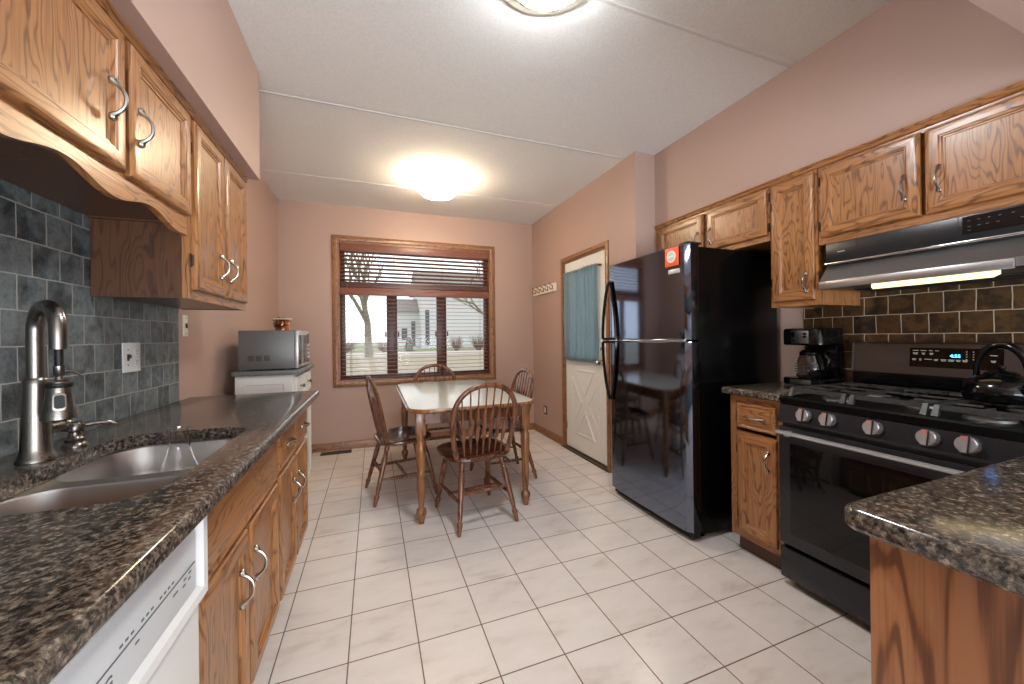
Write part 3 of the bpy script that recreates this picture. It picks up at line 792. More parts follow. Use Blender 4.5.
bm = NB(); side = Vector((.30, .95, 0)).normalized()
h0 = Vector((FX, FY, Z0+.075)); tube(bm, [h0+side*.018, h0+side*.055], .0155, 16); tube(bm, [h0+side*.055, h0+side*.066], [.0185, .0165], 16)
tube(bm, [h0+side*.060+Vector((-.004, 0, .010)), h0+side*.062+Vector((-.02, 0, .022)), h0+side*.064+Vector((-.052, 0, .030))], [.006, .005, .004], 8)
obj('lever_handle', bm, nickel, fa)
# --- soap dispenser
SX, SY = -.790, 1.415
sd_ = thing('soap_dispenser', 'brushed nickel soap dispenser with a long nozzle beside the faucet', 'soap dispenser', (SX, SY, .914))
bm = NB(); lathe(bm, (SX, SY, Z0), [(.026, 0), (.026, .006), (.022, .011), (.019, .014), (.021, .022), (.016, .026), (.013, .032), (.013, .042), (.020, .046), (.021, .062), (.018, .068), (.008, .070), (.002, .071)], seg=24); obj('pump', bm, nickel, sd_)
bm = NB(); nd = Vector((.85, .5, 0)).normalized(); p = Vector((SX, SY, Z0+.058))
tube(bm, [p+nd*.016, p+nd*.045+Vector((0, 0, .002)), p+nd*.068, p+nd*.080+Vector((0, 0, -.010))], [.008, .006, .0055, .004], 10); obj('nozzle', bm, nickel, sd_)

# --- upper cabinets, left
UXF = -.635
def upper_cab(name, lab, y0, y1, z0, z1, xw, xf, sgn, fronts, side=None):
    t = thing(name, lab, 'cabinet', ((xw+xf)/2, (y0+y1)/2, z0))
    P = faceL(xf) if sgn > 0 else faceR(xf); dep = abs(xf-xw)-.010; g = .0008
    bm = NB(); pbox(bm, P, y0+g, y0+.016, z0, z1, -dep, -.019); pbox(bm, P, y1-.016, y1-g, z0, z1, -dep, -.019)
    pbox(bm, P, y0+.016, y1-.016, z0+.004, z0+.022, -dep, -.019); pbox(bm, P, y0+.016, y1-.016, z1-.018, z1, -dep, -.019); pbox(bm, P, y0+.016, y1-.016, z0+.022, z1-.018, -dep, -dep+.008)
    obj('carcass', bm, side or shaded_oak, t, smooth=0)
    bm = NB(); pbox(bm, P, y0+g, y0+.034, z0, z1, -.019, 0, 0); pbox(bm, P, y1-.034, y1-g, z0, z1, -.019, 0, 0)
    pbox(bm, P, y0+.034, y1-.034, z0, z0+.036, -.019, 0, 1); pbox(bm, P, y0+.034, y1-.034, z1-.045, z1, -.019, 0, 1)
    pbox(bm, P, y0+.034, y1-.034, z0+.036, z1-.045, -.019, -.012, 0)
    obj('face_frame', bm, [oak_v, oak_h], t, smooth=0)
    fronts(t, P); return t
def f_short(t, P):
    cab_door(t, P, .895, 1.305, 1.664, 2.035, (1.236, 1.825), hinge_u=.888); cab_door(t, P, 1.327, 1.69, 1.664, 2.035, (1.360, 1.815))
    # scalloped valance board
    bm = NB(); ys = [.866 + (1.697-.866)*k/120 for k in range(121)]
    def vb(y):
        q = ((y-1.1175+.1725) % .345) / .345
        s = math.sin(q*PI)**2
        return 1.592 + .033*(s if y < 1.655 else s*max(0, (1.697-y)/.042))
    top = [(y, 1.6315) for y in ys]; botm = [(y, vb(y)) for y in ys]
    fr = [[bm.verts.new(P(u, v, n)) for u, v in top] for n in (-.019, 0)]; fb = [[bm.verts.new(P(u, v, n)) for u, v in botm] for n in (-.019, 0)]
    for i in range(120):
        bm.faces.new((fr[1][i], fr[1][i+1], fb[1][i+1], fb[1][i])); bm.faces.new((fr[0][i], fr[0][i+1], fb[0][i+1], fb[0][i]))
        bm.faces.new((fb[0][i], fb[0][i+1], fb[1][i+1], fb[1][i])); bm.faces.new((fr[0][i], fr[0][i+1], fr[1][i+1], fr[1][i]))
    for i in (0, 120): bm.faces.new((fr[0][i], fr[1][i], fb[1][i], fb[0][i]))
    obj('valance', bm, oak_h, t, smooth=0.5)
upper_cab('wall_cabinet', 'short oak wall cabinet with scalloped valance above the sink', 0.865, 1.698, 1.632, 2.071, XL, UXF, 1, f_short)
def f_tallL(t, P):
    cab_door(t, P, 1.728, 2.018, 1.40, 2.035, (1.955, 1.525), hinge_u=1.718); cab_door(t, P, 2.040, 2.33, 1.40, 2.035, (2.066, 1.525), hinge_u=2.340)
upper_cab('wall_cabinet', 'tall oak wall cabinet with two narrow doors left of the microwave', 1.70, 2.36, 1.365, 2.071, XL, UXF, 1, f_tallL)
bm = NB(); prof = [(0, 0), (.010, .002), (.014, .010), (.010, .016), (.016, .022), (.018, .0275), (0, .0275)]
skin(bm, [[(UXF+a, y, 2.0440+b) for a, b in prof] for y in (.87, 2.36)]); struct('trim_7', bm, oak_h)
# --- wall plates, left
ot = thing('wall_outlet', 'white double switch and outlet plate on the grey slate backsplash', 'outlet', (XL+.008, 1.922, 1.145))
PW = faceL(XL+.0085)
bm = NB(); pbox(bm, PW, 1.865, 1.979, 1.087, 1.203, 0, .006, 0, .002); obj('cover_plate', bm, white_plastic, ot)
bm = NB()
for v in (1.166, 1.124): 
    skin(bm, [[PW(1.95+math.cos(2*PI*k/20)*.016, v+math.sin(2*PI*k/20)*.015, n) for k in range(20)] for n in (.006, .0075)], 0)
    for du in (-.006, .006): pbox(bm, PW, 1.95+du-.0012, 1.95+du+.0012, v, v+.009, .0075, .008, 1)
    pbox(bm, PW, 1.9475, 1.9525, v-.009, v-.005, .0075, .008, 1)
obj('receptacle', bm, [white_plastic, plate_mark], ot)
bm = NB(); pbox(bm, PW, 1.888, 1.90, 1.132, 1.158, .006, .008, 0); pbox(bm, PW, 1.889, 1.899, 1.142, 1.156, .008, .016, 0, .002)
for v in (1.175, 1.115): lathe(bm, PW(1.894, v, .006), [(.003, 0), (.002, .0015)], (1, 0, 0), 10)
obj('switch_toggle', bm, plate_mark, ot)
sw = thing('wall_switch', 'narrow ivory plate with a small dark toggle beside the slate backsplash', 'switch', (XL, 2.40, 1.285))
PW2 = faceL(XL+.0008)
bm = NB(); pbox(bm, PW2, 2.375, 2.425, 1.23, 1.34, 0, .006, 0, .002); obj('cover_plate', bm, ivory, sw)
bm = NB(); pbox(bm, PW2, 2.394, 2.406, 1.273, 1.297, .006, .012, 0, .001)
for v in (1.245, 1.325): lathe(bm, PW2(2.40, v, .006), [(.003, 0), (.002, .0015)], (1, 0, 0), 10)
obj('switch_toggle', bm, plate_mark, sw)

# --- microwave cart
mc = thing('microwave_cart', 'white cart with grey top and two small drawers against the left wall', 'cart', (-.70, 3.18, 0))
kx0, kx1, ky0, ky1 = -.835, -.505, 2.86, 3.50
bm = NB(); box(bm, kx0, kx1, ky0, ky1, .06, .972, 0, .003)
for y in (ky0+.02, ky1-.05):
    for x in (kx0+.02, kx1-.05): box(bm, x, x+.03, y, y+.03, .0005, .06)
picture_frame(bm, lambda u, v, n: (u, ky0-n, v), kx0+.005, kx1-.005, .66, .965, [(0, 0), (0, .010), (.05, .010), (.056, .004), (.06, .004)], 0, 0)
obj('body', bm, cart_white, mc, smooth=0.4)
bm = NB(); slab(bm, kx0-.012, kx1+.035, ky0-.03, ky1+.05, .012, [(.002, .973), (0, .977), (0, 1.001), (.003, 1.005)]); obj('top', bm, cart_top, mc)
PC = faceL(kx1+.001)
for y0, y1 in ((ky0+.02, (ky0+ky1)/2-.01), ((ky0+ky1)/2+.01, ky1-.02)):
    bm = NB(); picture_frame(bm, PC, y0, y1, .80, .955, [(0, 0), (0, .012), (.004, .016), (.025, .016), (.028, .013)], 0, 0); d = obj('drawer', bm, cart_white, mc, smooth=0.4)
    bm = NB(); lathe(bm, PC((y0+y1)/2, .878, .013), [(.008, 0), (.006, .012), (.013, .018), (.014, .026), (.008, .031), (.002, .032)], (1, 0, 0), 16); obj('knob', bm, nickel, d)
    bm = NB(); picture_frame(bm, PC, y0, y1, .10, .78, [(0, 0), (0, .012), (.004, .016), (.05, .016), (.056, .009)], 0, 0); d = obj('door', bm, cart_white, mc, smooth=0.4)
# --- microwave
mw = thing('microwave_oven', 'grey microwave oven standing on the white cart', 'microwave', (-.65, 3.08, 1.0055))
mx0, mx1, my0, my1, mz0, mz1 = -.815, -.497, 2.865, 3.33, 1.012, 1.268
bm = NB(); box(bm, mx0, mx1, my0, my1, mz0, mz1, 0, .004)
for x in (mx0+.03, mx1-.05):
    for y in (my0+.03, my1-.05): lathe(bm, (x, y, 1.0056), [(.012, 0), (.012, .008)], seg=12)
obj('body', bm, mw_body, mw)
bm = NB()
for k in range(3):
    x = -.765+.045*k
    for j in range(5): box(bm, x, x+.034, my0-.0006, my0+.001, 1.068+j*.0075, 1.073+j*.0075)
obj('vent_grille', bm, plate_mark, mw, smooth=0)
bm = NB(); box(bm, mx1, mx1+.022, my0, my1, mz0, mz1, 0, .004); dd = obj('door', bm, mw_front, mw)
bm = NB(); box(bm, mx1+.0215, mx1+.0235, my0+.018, my1-.12, mz0+.025, mz1-.03, 0, .001); obj('door_window', bm, mw_window, dd)
bm = NB(); box(bm, mx1+.0215, mx1+.0235, my1-.10, my1-.015, mz0+.02, mz1-.02, 0, .001)
for i in range(4):
    for j in range(3): box(bm, mx1+.023, mx1+.0245, my1-.092+j*.026, my1-.072+j*.026, mz0+.05+i*.03, mz0+.07+i*.03, 1)
obj('keypad', bm, [black_gloss, mw_front], dd)
# --- jar candle on the microwave
jr = thing('candle_jar', 'copper jar with a dark wire bow and pale rim on top of the microwave', 'jar', (-.60, 3.04, mz1+.0005))
jc = (-.60, 3.04, mz1+.0008)
bm = NB(); lathe(bm, jc, [(.040, 0), (.044, .004), (.044, .040), (.045, .075), (.043, .078), (.040, .076), (.040, .01)], seg=28, mi=0); obj('jar_body', bm, plain('copper_glaze', rgb(176, 104, 62), 0.2, 0.5, nz=0.4, nscale=40), jr)
bm = NB(); lathe(bm, (jc[0], jc[1], jc[2]+.077), [(.046, 0), (.058, .004), (.060, .008), (.056, .010), (.042, .006), (.040, .001)], seg=28); obj('rim', bm, ivory, jr)
bm = NB()
for k in range(44):
    a = -1.9+rnd.uniform(-.9, .9); z = jc[2]+.04+rnd.uniform(-.02, .03); r = .0475
    p0 = Vector((jc[0]+math.cos(a)*r, jc[1]+math.sin(a)*r, z)); a2 = a+rnd.uniform(-.4, .4)
    p1 = Vector((jc[0]+math.cos(a2)*(r+.004), jc[1]+math.sin(a2)*(r+.004), z+rnd.uniform(-.025, .025)))
    tube(bm, [p0, (p0+p1)/2+Vector((math.cos(a), math.sin(a), 0))*.006, p1], .0028, 5)
tube(bm, [(jc[0]-.03, jc[1]-.03, jc[2]+.086), (jc[0]-.015, jc[1]-.045, jc[2]+.094), (jc[0]+.005, jc[1]-.04, jc[2]+.087)], .0025, 6)
obj('wire_bow', bm, hinge_dark, jr)

# ================================================================== BACK CORNER THINGS
bm = NB(); box(bm, -.53, -.23, 4.30, 4.41, .0008, .006, 0, .001)
for k in range(14):
    x = -.52+k*.0205; box(bm, x, x+.012, 4.315, 4.395, .006, .0085, 1)
solo('floor_vent', bm, [vent_metal, plate_mark], 'brown metal floor register under the window', 'vent', (-.38, 4.355, 0))
pr = thing('coat_hook_rail', 'white board with five dark hooks on the wall left of the door', 'hook rail', (XR-.001, 4.13, 1.77))
PH = faceR(XR-.001)
bm = NB(); pbox(bm, PH, 3.775, 4.40, 1.72, 1.815, 0, .016, 0, .004); obj('board', bm, plain('cream_board', rgb(232, 222, 204), .45, nz=.03), pr)
for k in range(5):
    y = 3.85+k*.12; bm = NB()
    pbox(bm, PH, y-.008, y+.008, 1.745, 1.79, .016, .019, 0, .001)
    tube(bm, [PH(y, 1.755, .018), PH(y, 1.745, .04), PH(y, 1.757, .055), PH(y, 1.775, .055)], [.005, .005, .004, .005], 8)
    tube(bm, [PH(y, 1.785, .018), PH(y, 1.795, .04), PH(y, 1.815, .06)], [.005, .004, .005], 8)
    obj('hook', bm, hinge_dark, pr)
oo = thing('wall_outlet', 'brown outlet plate low on the wall between the corner and the door', 'outlet', (XR, 4.11, .31))
bm = NB(); pbox(bm, PH, 4.065, 4.155, .26, .365, 0, .005, 0, .002); obj('cover_plate', bm, brown_plate, oo)
bm = NB(); pbox(bm, PH, 4.09, 4.13, .28, .345, .005, .007, 0, .001); obj('receptacle', bm, ivory, oo)

# ================================================================== DINING SET
tx0, tx1, ty0, ty1 = .195, 1.105, 2.40, 3.93
tb = thing('dining_table', 'wooden dining table with a pale glossy top near the window', 'table', ((tx0+tx1)/2, (ty0+ty1)/2, 0))
bm = NB(); slab(bm, tx0, tx1, ty0, ty1, .15, [(.014, .722), (.004, .726), (0, .733), (0, .741), (.004, .747), (.012, .750), (.030, .7505)], 8)
tt = obj('table_top', bm, table_wood, tb)
bm = NB(); slab(bm, tx0+.020, tx1-.020, ty0+.020, ty1-.020, .12, [(0, .7498), (.0, .7512), (.002, .7516)], 8); obj('laminate_inlay', bm, table_inlay, tt)
bm = NB(); e = .085
for a in ((tx0+e, tx1-e, ty0+e, ty0+e+.02), (tx0+e, tx1-e, ty1-e-.02, ty1-e), (tx0+e, tx0+e+.02, ty0+e+.02, ty1-e-.02), (tx1-e-.02, tx1-e, ty0+e+.02, ty1-e-.02)): box(bm, *a, .642, .7215)
obj('apron', bm, chair_wood, tb, smooth=0)
TLEG = [(0, .026), (.04, .030), (.06, .024), (.09, .024), (.11, .031), (.20, .033), (.36, .029), (.42, .026), (.45, .031), (.47, .026), (.60, .028), (.74, .022), (.80, .019), (.82, .018), (.84, .030), (.88, .034), (.92, .028), (.96, .020), (1, .016)]
for lx in (tx0+e-.005, tx1-e+.005):
    for ly in (ty0+e-.005, ty1-e+.005):
        bm = NB(); cx = lx+(.006 if lx < .6 else -.010); cy_ = ly+(.008 if ly < 3 else -.012)
        box(bm, cx-.030, cx+.030, cy_-.030, cy_+.030, .575, .7215, 0, .003)
        turned(bm, (cx, cy_, .580), (cx, cy_, .0005), TLEG, 16)
        obj('leg', bm, table_wood, tb)

def make_chair(lab, loc, rz, group):
    t = thing('dining_chair', lab, 'chair', loc, rz, group)
    # local frame: front is +Y
    bm = NB(); N = 40; out = []
    for k in range(N):
        a = 2*PI*k/N; c, s = math.cos(a), math.sin(a)
        x = math.copysign(abs(c)**.62, c)*(.236+.018*s); y = math.copysign(abs(s)**.62, s)*.205
        out.append((x, y))
    rings = []
    for sc, z in ((.86, .418), (.95, .422), (1.0, .434), (.995, .446), (.95, .453), (.84, .452), (.6, .445), (.3, .442), (.03, .441)):
        rings.append([(x*sc, y*sc, z+(.006*(y/.2) if sc > .5 else 0)) for x, y in out])
    skin(bm, rings); obj('seat', bm, seat_wood, t, world=False)
    L = [(0, .013), (.04, .017), (.10, .018), (.13, .014), (.15, .019), (.17, .014), (.19, .019), (.21, .014), (.23, .019), (.30, .0205), (.45, .018), (.60, .0165), (.72, .016), (.80, .013), (.82, .012), (.84, .0185), (.87, .019), (.90, .015), (.95, .013), (1, .010)]
    tops = {('L', 'r'): (-.135, -.135), ('R', 'r'): (.135, -.135), ('L', 'f'): (-.150, .125), ('R', 'f'): (.150, .125)}
    feet = {('L', 'r'): (-.200, -.245), ('R', 'r'): (.200, -.245), ('L', 'f'): (-.205, .215), ('R', 'f'): (.205, .215)}
    def at(k, z):
        a, b = tops[k], feet[k]; q = (.425-z)/.425; return Vector((a[0]+(b[0]-a[0])*q, a[1]+(b[1]-a[1])*q, z))
    for k in tops:
        bm = NB(); turned(bm, at(k, .425), at(k, .0006), L, 12); obj('leg', bm, chair_wood, t, world=False)
    S = [(0, .008), (.1, .009), (.3, .012), (.42, .013), (.46, .009), (.48, .014), (.5, .015), (.52, .014), (.54, .009), (.58, .013), (.7, .012), (.9, .009), (1, .008)]
    for sgn in 'LR':
        bm = NB(); turned(bm, at((sgn, 'r'), .175), at((sgn, 'f'), .175), S, 10); obj('stretcher', bm, chair_wood, t, world=False)
    bm = NB(); turned(bm, (at(('L', 'r'), .175)+at(('L', 'f'), .175))/2, (at(('R', 'r'), .175)+at(('R', 'f'), .175))/2, S, 10); obj('stretcher', bm, chair_wood, t, world=False)
    bm = NB(); turned(bm, at(('L', 'r'), .225), at(('R', 'r'), .225), S, 10); obj('stretcher', bm, chair_wood, t, world=False)
    # bow back
    def lean(z): return -.150-.20*(z-.45)
    def bowx(z):
        if z < .69: q = (z-.45)/.24; return .178+.038*math.sin(q*PI/2)
        q = (z-.69)/.215; return .216*math.sqrt(max(0, 1-q*q))
    path = []
    for k in range(9): z = .446+(.69-.446)*k/8; path.append((-bowx(z), lean(z), z))
    for k in range(1, 24):
        a = PI*k/24; z = .69+.215*math.sin(a)**.85; path.append((-.216*math.copysign(abs(math.cos(a))**.9, math.cos(a)), lean(z), z))
    for k in range(9): z = .69-(.69-.446)*k/8; path.append((bowx(z), lean(z), z))
    bm = NB(); tube(bm, path, .0175, 10, flat=.8); obj('back_bow', bm, chair_wood, t, world=False)
    for i in range(-3, 4):
        xb, xt = i*.042, i*.055
        q = math.sqrt(max(0, 1-(xt/.216)**2)); ztop = .69+.215*q-.006
        bm = NB(); rings = []
        for s, hw in ((0, .005), (.14, .0055), (.17, .008), (.20, .0065), (.24, .0125), (.42, .0145), (.60, .0140), (.70, .0055), (.80, .0045), (1, .0045)):
            z = .446+(ztop-.446)*s; x = xb+(xt-xb)*s; y = lean(z); th = .0045
            rings.append([(x-hw, y, z), (x-hw*.7, y+th, z), (x+hw*.7, y+th, z), (x+hw, y, z), (x+hw*.7, y-th, z), (x-hw*.7, y-th, z)])
        skin(bm, rings); obj('spindle', bm, chair_wood, t, world=False)
    return t
G = 'bow-back dining chairs around the table'
ch = make_chair('bow-back wooden chair at the near end of the table, its back to the camera', (.640, 2.500, 0), .13, G)
copy_tree(ch, (.205, 3.085, 0), -PI/2+.16, 'bow-back wooden chair on the left long side of the table', G)
copy_tree(ch, (.625, 3.86, 0), PI+.02, 'bow-back wooden chair at the far end of the table under the window', G)
copy_tree(ch, (1.035, 3.10, 0), PI/2+.03, 'bow-back wooden chair on the right long side of the table towards the door', G)

# ================================================================== RIGHT SIDE
# --- refrigerator
fr = thing('refrigerator', 'black and dark stainless top-freezer refrigerator beside the door wall', 'refrigerator', (2.06, 2.04, 0))
fy0, fy1 = 1.662, 2.437
bm = NB(); box(bm, 1.785, 2.455, fy0+.006, 2.408, .035, 1.725, 0, .006)
for x in (1.84, 2.40):
    for y in (fy0+.06, 2.34): lathe(bm, (x, y, .0006), [(.022, 0), (.022, .01), (.012, .015), (.012, .035)], seg=14)
obj('body', bm, black_side, fr)
def fdoor(name, z0, z1):
    # bowed stainless front with black side edges
    bm = NB(); n = 14; rows = []
    ys = [fy0-.004 + (fy1+.006-fy0+.004)*k/n for k in range(n+1)]
    fx = lambda y: 1.700 - .012*(1-((y-(fy0+fy1)/2)/((fy1-fy0)/2+.006))**2)
    poly = [(1.780, ys[0]), (1.728, ys[0]), (1.722, ys[0]+.002), (1.700, ys[0]+.030)] + [(fx(y), y) for y in ys[1:-1]] + [(1.700, ys[-1]-.030), (1.722, ys[-1]-.002), (1.728, ys[-1]), (1.780, ys[-1])]
    skin(bm, [[(x+(.004 if z in (z0, z1) and x < 1.77 else 0), y, z) for x, y in poly] for z in (z0, z0+.006, z1-.006, z1)])
    for f in bm.faces:
        c = f.calc_center_median()
        f.material_index = 0 if c.x < 1.7145 and len(f.verts) == 4 else 1
    return obj(name, bm, [fridge_steel, black_gloss], fr, smooth=0.5)
fz = fdoor('freezer_door', 1.178, 1.738); fd = fdoor('fridge_door', .058, 1.165)
bm = NB(); box(bm, 1.690, 1.712, fy0+.02, fy1-.02, 1.1655, 1.1775, 0, .002); obj('divider_strip', bm, chrome, fr)
def fhandle(parent, za, zb, closed_top):
    y = fy1-.045; bm = NB(); pts = []; r = []
    for k in range(21):
        t = k/20; z = za+(zb-za)*t
        x = 1.684-.055*math.sin((1-t)*PI/2)**.8 if closed_top else 1.684-.055*math.sin(t*PI/2)**.8
        pts.append((x, y+.018-.0*t, z)); r.append(.0105)
    tube(bm, pts, r, 10, flat=1.25)
    # mounting strip on the door and the closing bridge at the split
    pts2 = [(1.686, y-.062*math.sin(PI*.5*((1-k/20) if closed_top else k/20)), za+(zb-za)*k/20) for k in range(21)]
    tube(bm, pts2, .009, 8)
    zend = za if closed_top else zb
    tube(bm, [(1.629, y+.018, zend), (1.657, y-.02, zend), (1.686, y-.062, zend)], .010, 8)
    return obj('handle', bm, black_gloss, parent)
fhandle(fz, 1.183, 1.615, True); fhandle(fd, .725, 1.160, False)
bm = NB(); box(bm, 1.715, 1.82, fy0+.01, fy0+.075, 1.7385, 1.752, 0, .004); obj('hinge_cover', bm, black_matte, fr)
bm = NB(); box(bm, 1.735, 1.79, fy0+.012, fy1-.012, .012, .055, 0, .003)
for k in range(5): box(bm, 1.7335, 1.736, fy0+.03, fy1-.03, .018+k*.007, .021+k*.007)
obj('base_grille', bm, black_matte, fr)
bm = NB(); box(bm, 1.6885, 1.6965, 1.715, 1.800, 1.575, 1.600, 0, .002); obj('badge', bm, silver_paint, fz)
mg = thing('fridge_magnet', 'square orange-red magnet with a round silver print on the freezer door', 'magnet', (1.688, 1.77, 1.675))
bm = NB(); box(bm, 1.6845, 1.6915, 1.717, 1.822, 1.620, 1.730, 0, .001); obj('card', bm, red_mat, mg)
bm = NB(); skin(bm, [[(x, 1.7695+math.cos(2*PI*k/28)*.036, 1.677+math.sin(2*PI*k/28)*.036) for k in range(28)] for x in (1.6846, 1.6835)], 0)
skin(bm, [[(x, 1.7695+math.cos(2*PI*k/28)*.027, 1.677+math.sin(2*PI*k/28)*.027) for k in range(28)] for x in (1.6838, 1.6828)], 1)
box(bm, 1.6824, 1.6830, 1.746, 1.793, 1.671, 1.683, 0)
obj('round_print', bm, [plain('cream_print', rgb(226, 222, 206), .5), silver_paint], mg)

# --- narrow base cabinet beside the range
RXF = 1.882
def f_r(t, P):
    cab_drawer(t, P, 1.283, 1.497, .70, .835); cab_door(t, P, 1.283, 1.497, .135, .672, (1.318, .56), hinge_u=1.503)
base_cab('base_cabinet', 'narrow oak base cabinet with one drawer and door between refrigerator and range', 1.256, 1.545, XK, RXF, -1, f_r)
counter('granite_countertop', 'small granite countertop under the coffee maker', 1.842, XK-.009, 1.254, 1.575)
# --- coffee maker
cm_ = thing('coffee_maker', 'black and steel drip coffee maker with glass carafe beside the range', 'coffee maker', (2.37, 1.39, .914))
ca0, ca1, cx0, cx1 = 1.310, 1.520, 2.262, 2.484; zc = .9148
bm = NB(); slab(bm, cx0, cx1, ca0, ca1, .03, [(.004, zc), (0, zc+.004), (0, zc+.032), (.006, zc+.038)]); obj('base', bm, black_gloss, cm_)
bm = NB(); box(bm, cx0-.001, cx0+.004, ca0+.05, ca1-.05, zc+.006, zc+.030, 0, .001); obj('base_plate', bm, hood_steel, cm_)
bm = NB(); box(bm, cx0+.150, cx1-.004, ca0+.004, ca1-.050, zc+.036, zc+.235, 0, .012); obj('column', bm, black_gloss, cm_)
bm = NB(); slab(bm, cx0+.002, cx1, ca0, ca1, .035, [(.008, zc+.225), (0, zc+.230), (0, zc+.312), (.006, zc+.320), (.03, zc+.323)]); rsv = obj('reservoir', bm, black_gloss, cm_)
bm = NB(); skin(bm, [[(cx0+.035-.037*math.cos((k-10)/10*1.15)-.001*n, (ca0+ca1)/2+.078*math.sin((k-10)/10*1.15), z) for k in range(21)] for n, z in ((0, zc+.236), (1, zc+.238), (1, zc+.304), (0, zc+.306))], closed=False)
so = obj('steel_fascia', bm, hood_steel, rsv); q = so.modifiers.new('t', 'SOLIDIFY'); q.thickness = .002
bm = NB(); yb_ = (ca0+ca1)/2
for i in range(2):
    for j in range(2): box(bm, cx0-.0045, cx0-.001, yb_-.036+i*.022, yb_-.020+i*.022, zc+.268+j*.016, zc+.279+j*.016)
box(bm, cx0-.003, cx0+.010, yb_+.012, yb_+.050, zc+.272, zc+.300); lathe(bm, (cx0-.001, yb_+.03, zc+.255), [(.010, 0), (.009, .006), (.002, .007)], (-1, 0, 0), 16)
obj('control_buttons', bm, black_gloss, rsv)
kc = (cx0+.076, (ca0+ca1)/2-.010, zc+.0385)
cf = NB(); lathe(cf, kc, [(.055, 0), (.066, .006), (.072, .04), (.070, .075), (.056, .115), (.048, .135), (.046, .135), (.054, .114), (.068, .074), (.070, .04), (.064, .008), (.054, .003)], seg=32); cf = obj('carafe', cf, glass('smoked_glass', (.55, .52, .5, 1)), cm_)
bm = NB(); lathe(bm, kc, [(.049, .128), (.052, .132), (.052, .142), (.047, .142), (.047, .130)], seg=28, cap=False); lathe(bm, kc, [(.05, .141), (.052, .146), (.040, .158), (.012, .162), (.002, .162)], seg=28); obj('carafe_lid', bm, black_gloss, cf)
bm = NB(); hd = Vector((-.25, -.97, 0)).normalized(); k0 = Vector(kc)
tube(bm, [k0+hd*.050+Vector((0, 0, .140)), k0+hd*.085+Vector((0, 0, .142)), k0+hd*.108+Vector((0, 0, .110)), k0+hd*.100+Vector((0, 0, .06)), k0+hd*.090+Vector((0, 0, .03))], [.008, .010, .011, .010, .007], 10); obj('carafe_handle', bm, black_gloss, cf)
bm = NB()
for k in range(6): z = kc[2]+.03+k*.014; box(bm, kc[0]-.0725, kc[0]-.0712, kc[1]+.026, kc[1]+.034, z, z+.004)
bm.transform(Matrix.Translation((.0075, .006, 0))); obj('cup_marks', bm, mark_white, cf, smooth=0)

# --- gas range
gr = thing('gas_range', 'black stainless gas range with five chrome knobs under the hood', 'range', (2.17, .872, 0))
gy0, gy1, gxf = .492, 1.2515, 1.868
PG = faceR(gxf)
bm = NB(); box(bm, gxf, XK-.010, gy0, gy1, .035, .868, 0, .003)
for x in (gxf+.05, XK-.06):
    for y in (gy0+.04, gy1-.04): lathe(bm, (x, y, .0006), [(.018, 0), (.018, .008), (.01, .012), (.01, .036)], seg=12)
obj('body', bm, black_side, gr)
bm = NB(); slab(bm, gxf-.022, XK-.055, gy0-.004, gy1+.002, .012, [(.004, .869), (0, .872), (0, .898), (.006, .905), (.020, .905), (.026, .898), (.06, .897)], 5); obj('cooktop', bm, plain('cooktop_black', rgb(8, 8, 8), .32, Specular_IOR_Level=.12), gr)
bm = NB(); poly = [(gxf+.002, .868), (gxf-.018, .868), (gxf-.034, .795), (gxf-.030, .782), (gxf+.002, .782)]
skin(bm, [[(x, y, z) for x, z in poly] for y in (gy0, gy1)]); cp = obj('control_panel', bm, range_steel, gr, smooth=0.4)
kn = Vector((-.977, 0, .213)).normalized()
for y in (1.130, 1.035, .880, .725, .630):
    c = Vector((gxf-.027, y, .832)); bm = NB(); seg = 28
    lathe(bm, c, [(.032, -.002), (.032, .003), (.030, .005)], kn, seg, 1)
    lathe(bm, c, [(.028, .004), (.028, .008), (.027, .028), (.024, .031), (.003, .0315)], kn, seg, 0)
    up = Vector((0, 0, 1)); up = (up-kn*up.dot(kn)).normalized(); sdv = kn.cross(up)
    # raised grip bar across the knob
    def KB(a, b, h): return c+sdv*a+up*b+kn*h
    skin(bm, [[KB(-.008, -.027, h0_), KB(.008, -.027, h0_), KB(.008, .027, h0_), KB(-.008, .027, h0_)] for h0_ in (.026, .042)], 0)
    skin(bm, [[KB(-.0088, -.026, h1_), KB(-.0081, -.026, h1_), KB(-.0081, .026, h1_), KB(-.0088, .026, h1_)] for h1_ in (.028, .041)], 1)
    quad(bm, [KB(-.004, .014, .0423), KB(.004, .014, .0423), KB(.004, .025, .0423), KB(-.004, .025, .0423)], 2)
    obj('knob', bm, [knob_m, black_matte, red_mat], gr)
# oven door
bm = NB(); pbox(bm, PG, gy0+.003, gy1-.003, .205, .765, .002, .034, 0, .006); od = obj('oven_door', bm, range_steel, gr)
bm = NB(); pbox(bm, PG, gy0+.065, gy1-.055, .262, .690, .033, .0355, 0, .001); obj('oven_window', bm, black_glass, od)
bm = NB(); pbox(bm, PG, gy0+.01, gy1-.01, .765, .7825, -.002, .015, 0); obj('vent_slot', bm, black_matte, gr, smooth=0)
bm = NB(); skin(bm, [[PG(y, z, n) for z, n in ((.732, .062), (.737, .068), (.746, .068), (.750, .060), (.742, .055), (.734, .056))] for y in (gy0+.02, gy1-.012)])
for y in (gy0+.055, gy1-.055): pbox(bm, PG, y-.012, y+.012, .724, .750, .033, .058, 0, .002)
obj('handle', bm, knob_m, od, smooth=0.9)
bm = NB(); pbox(bm, PG, gy0+.003, gy1-.003, .040, .185, .002, .030, 0, .005); obj('storage_drawer', bm, range_steel, gr)
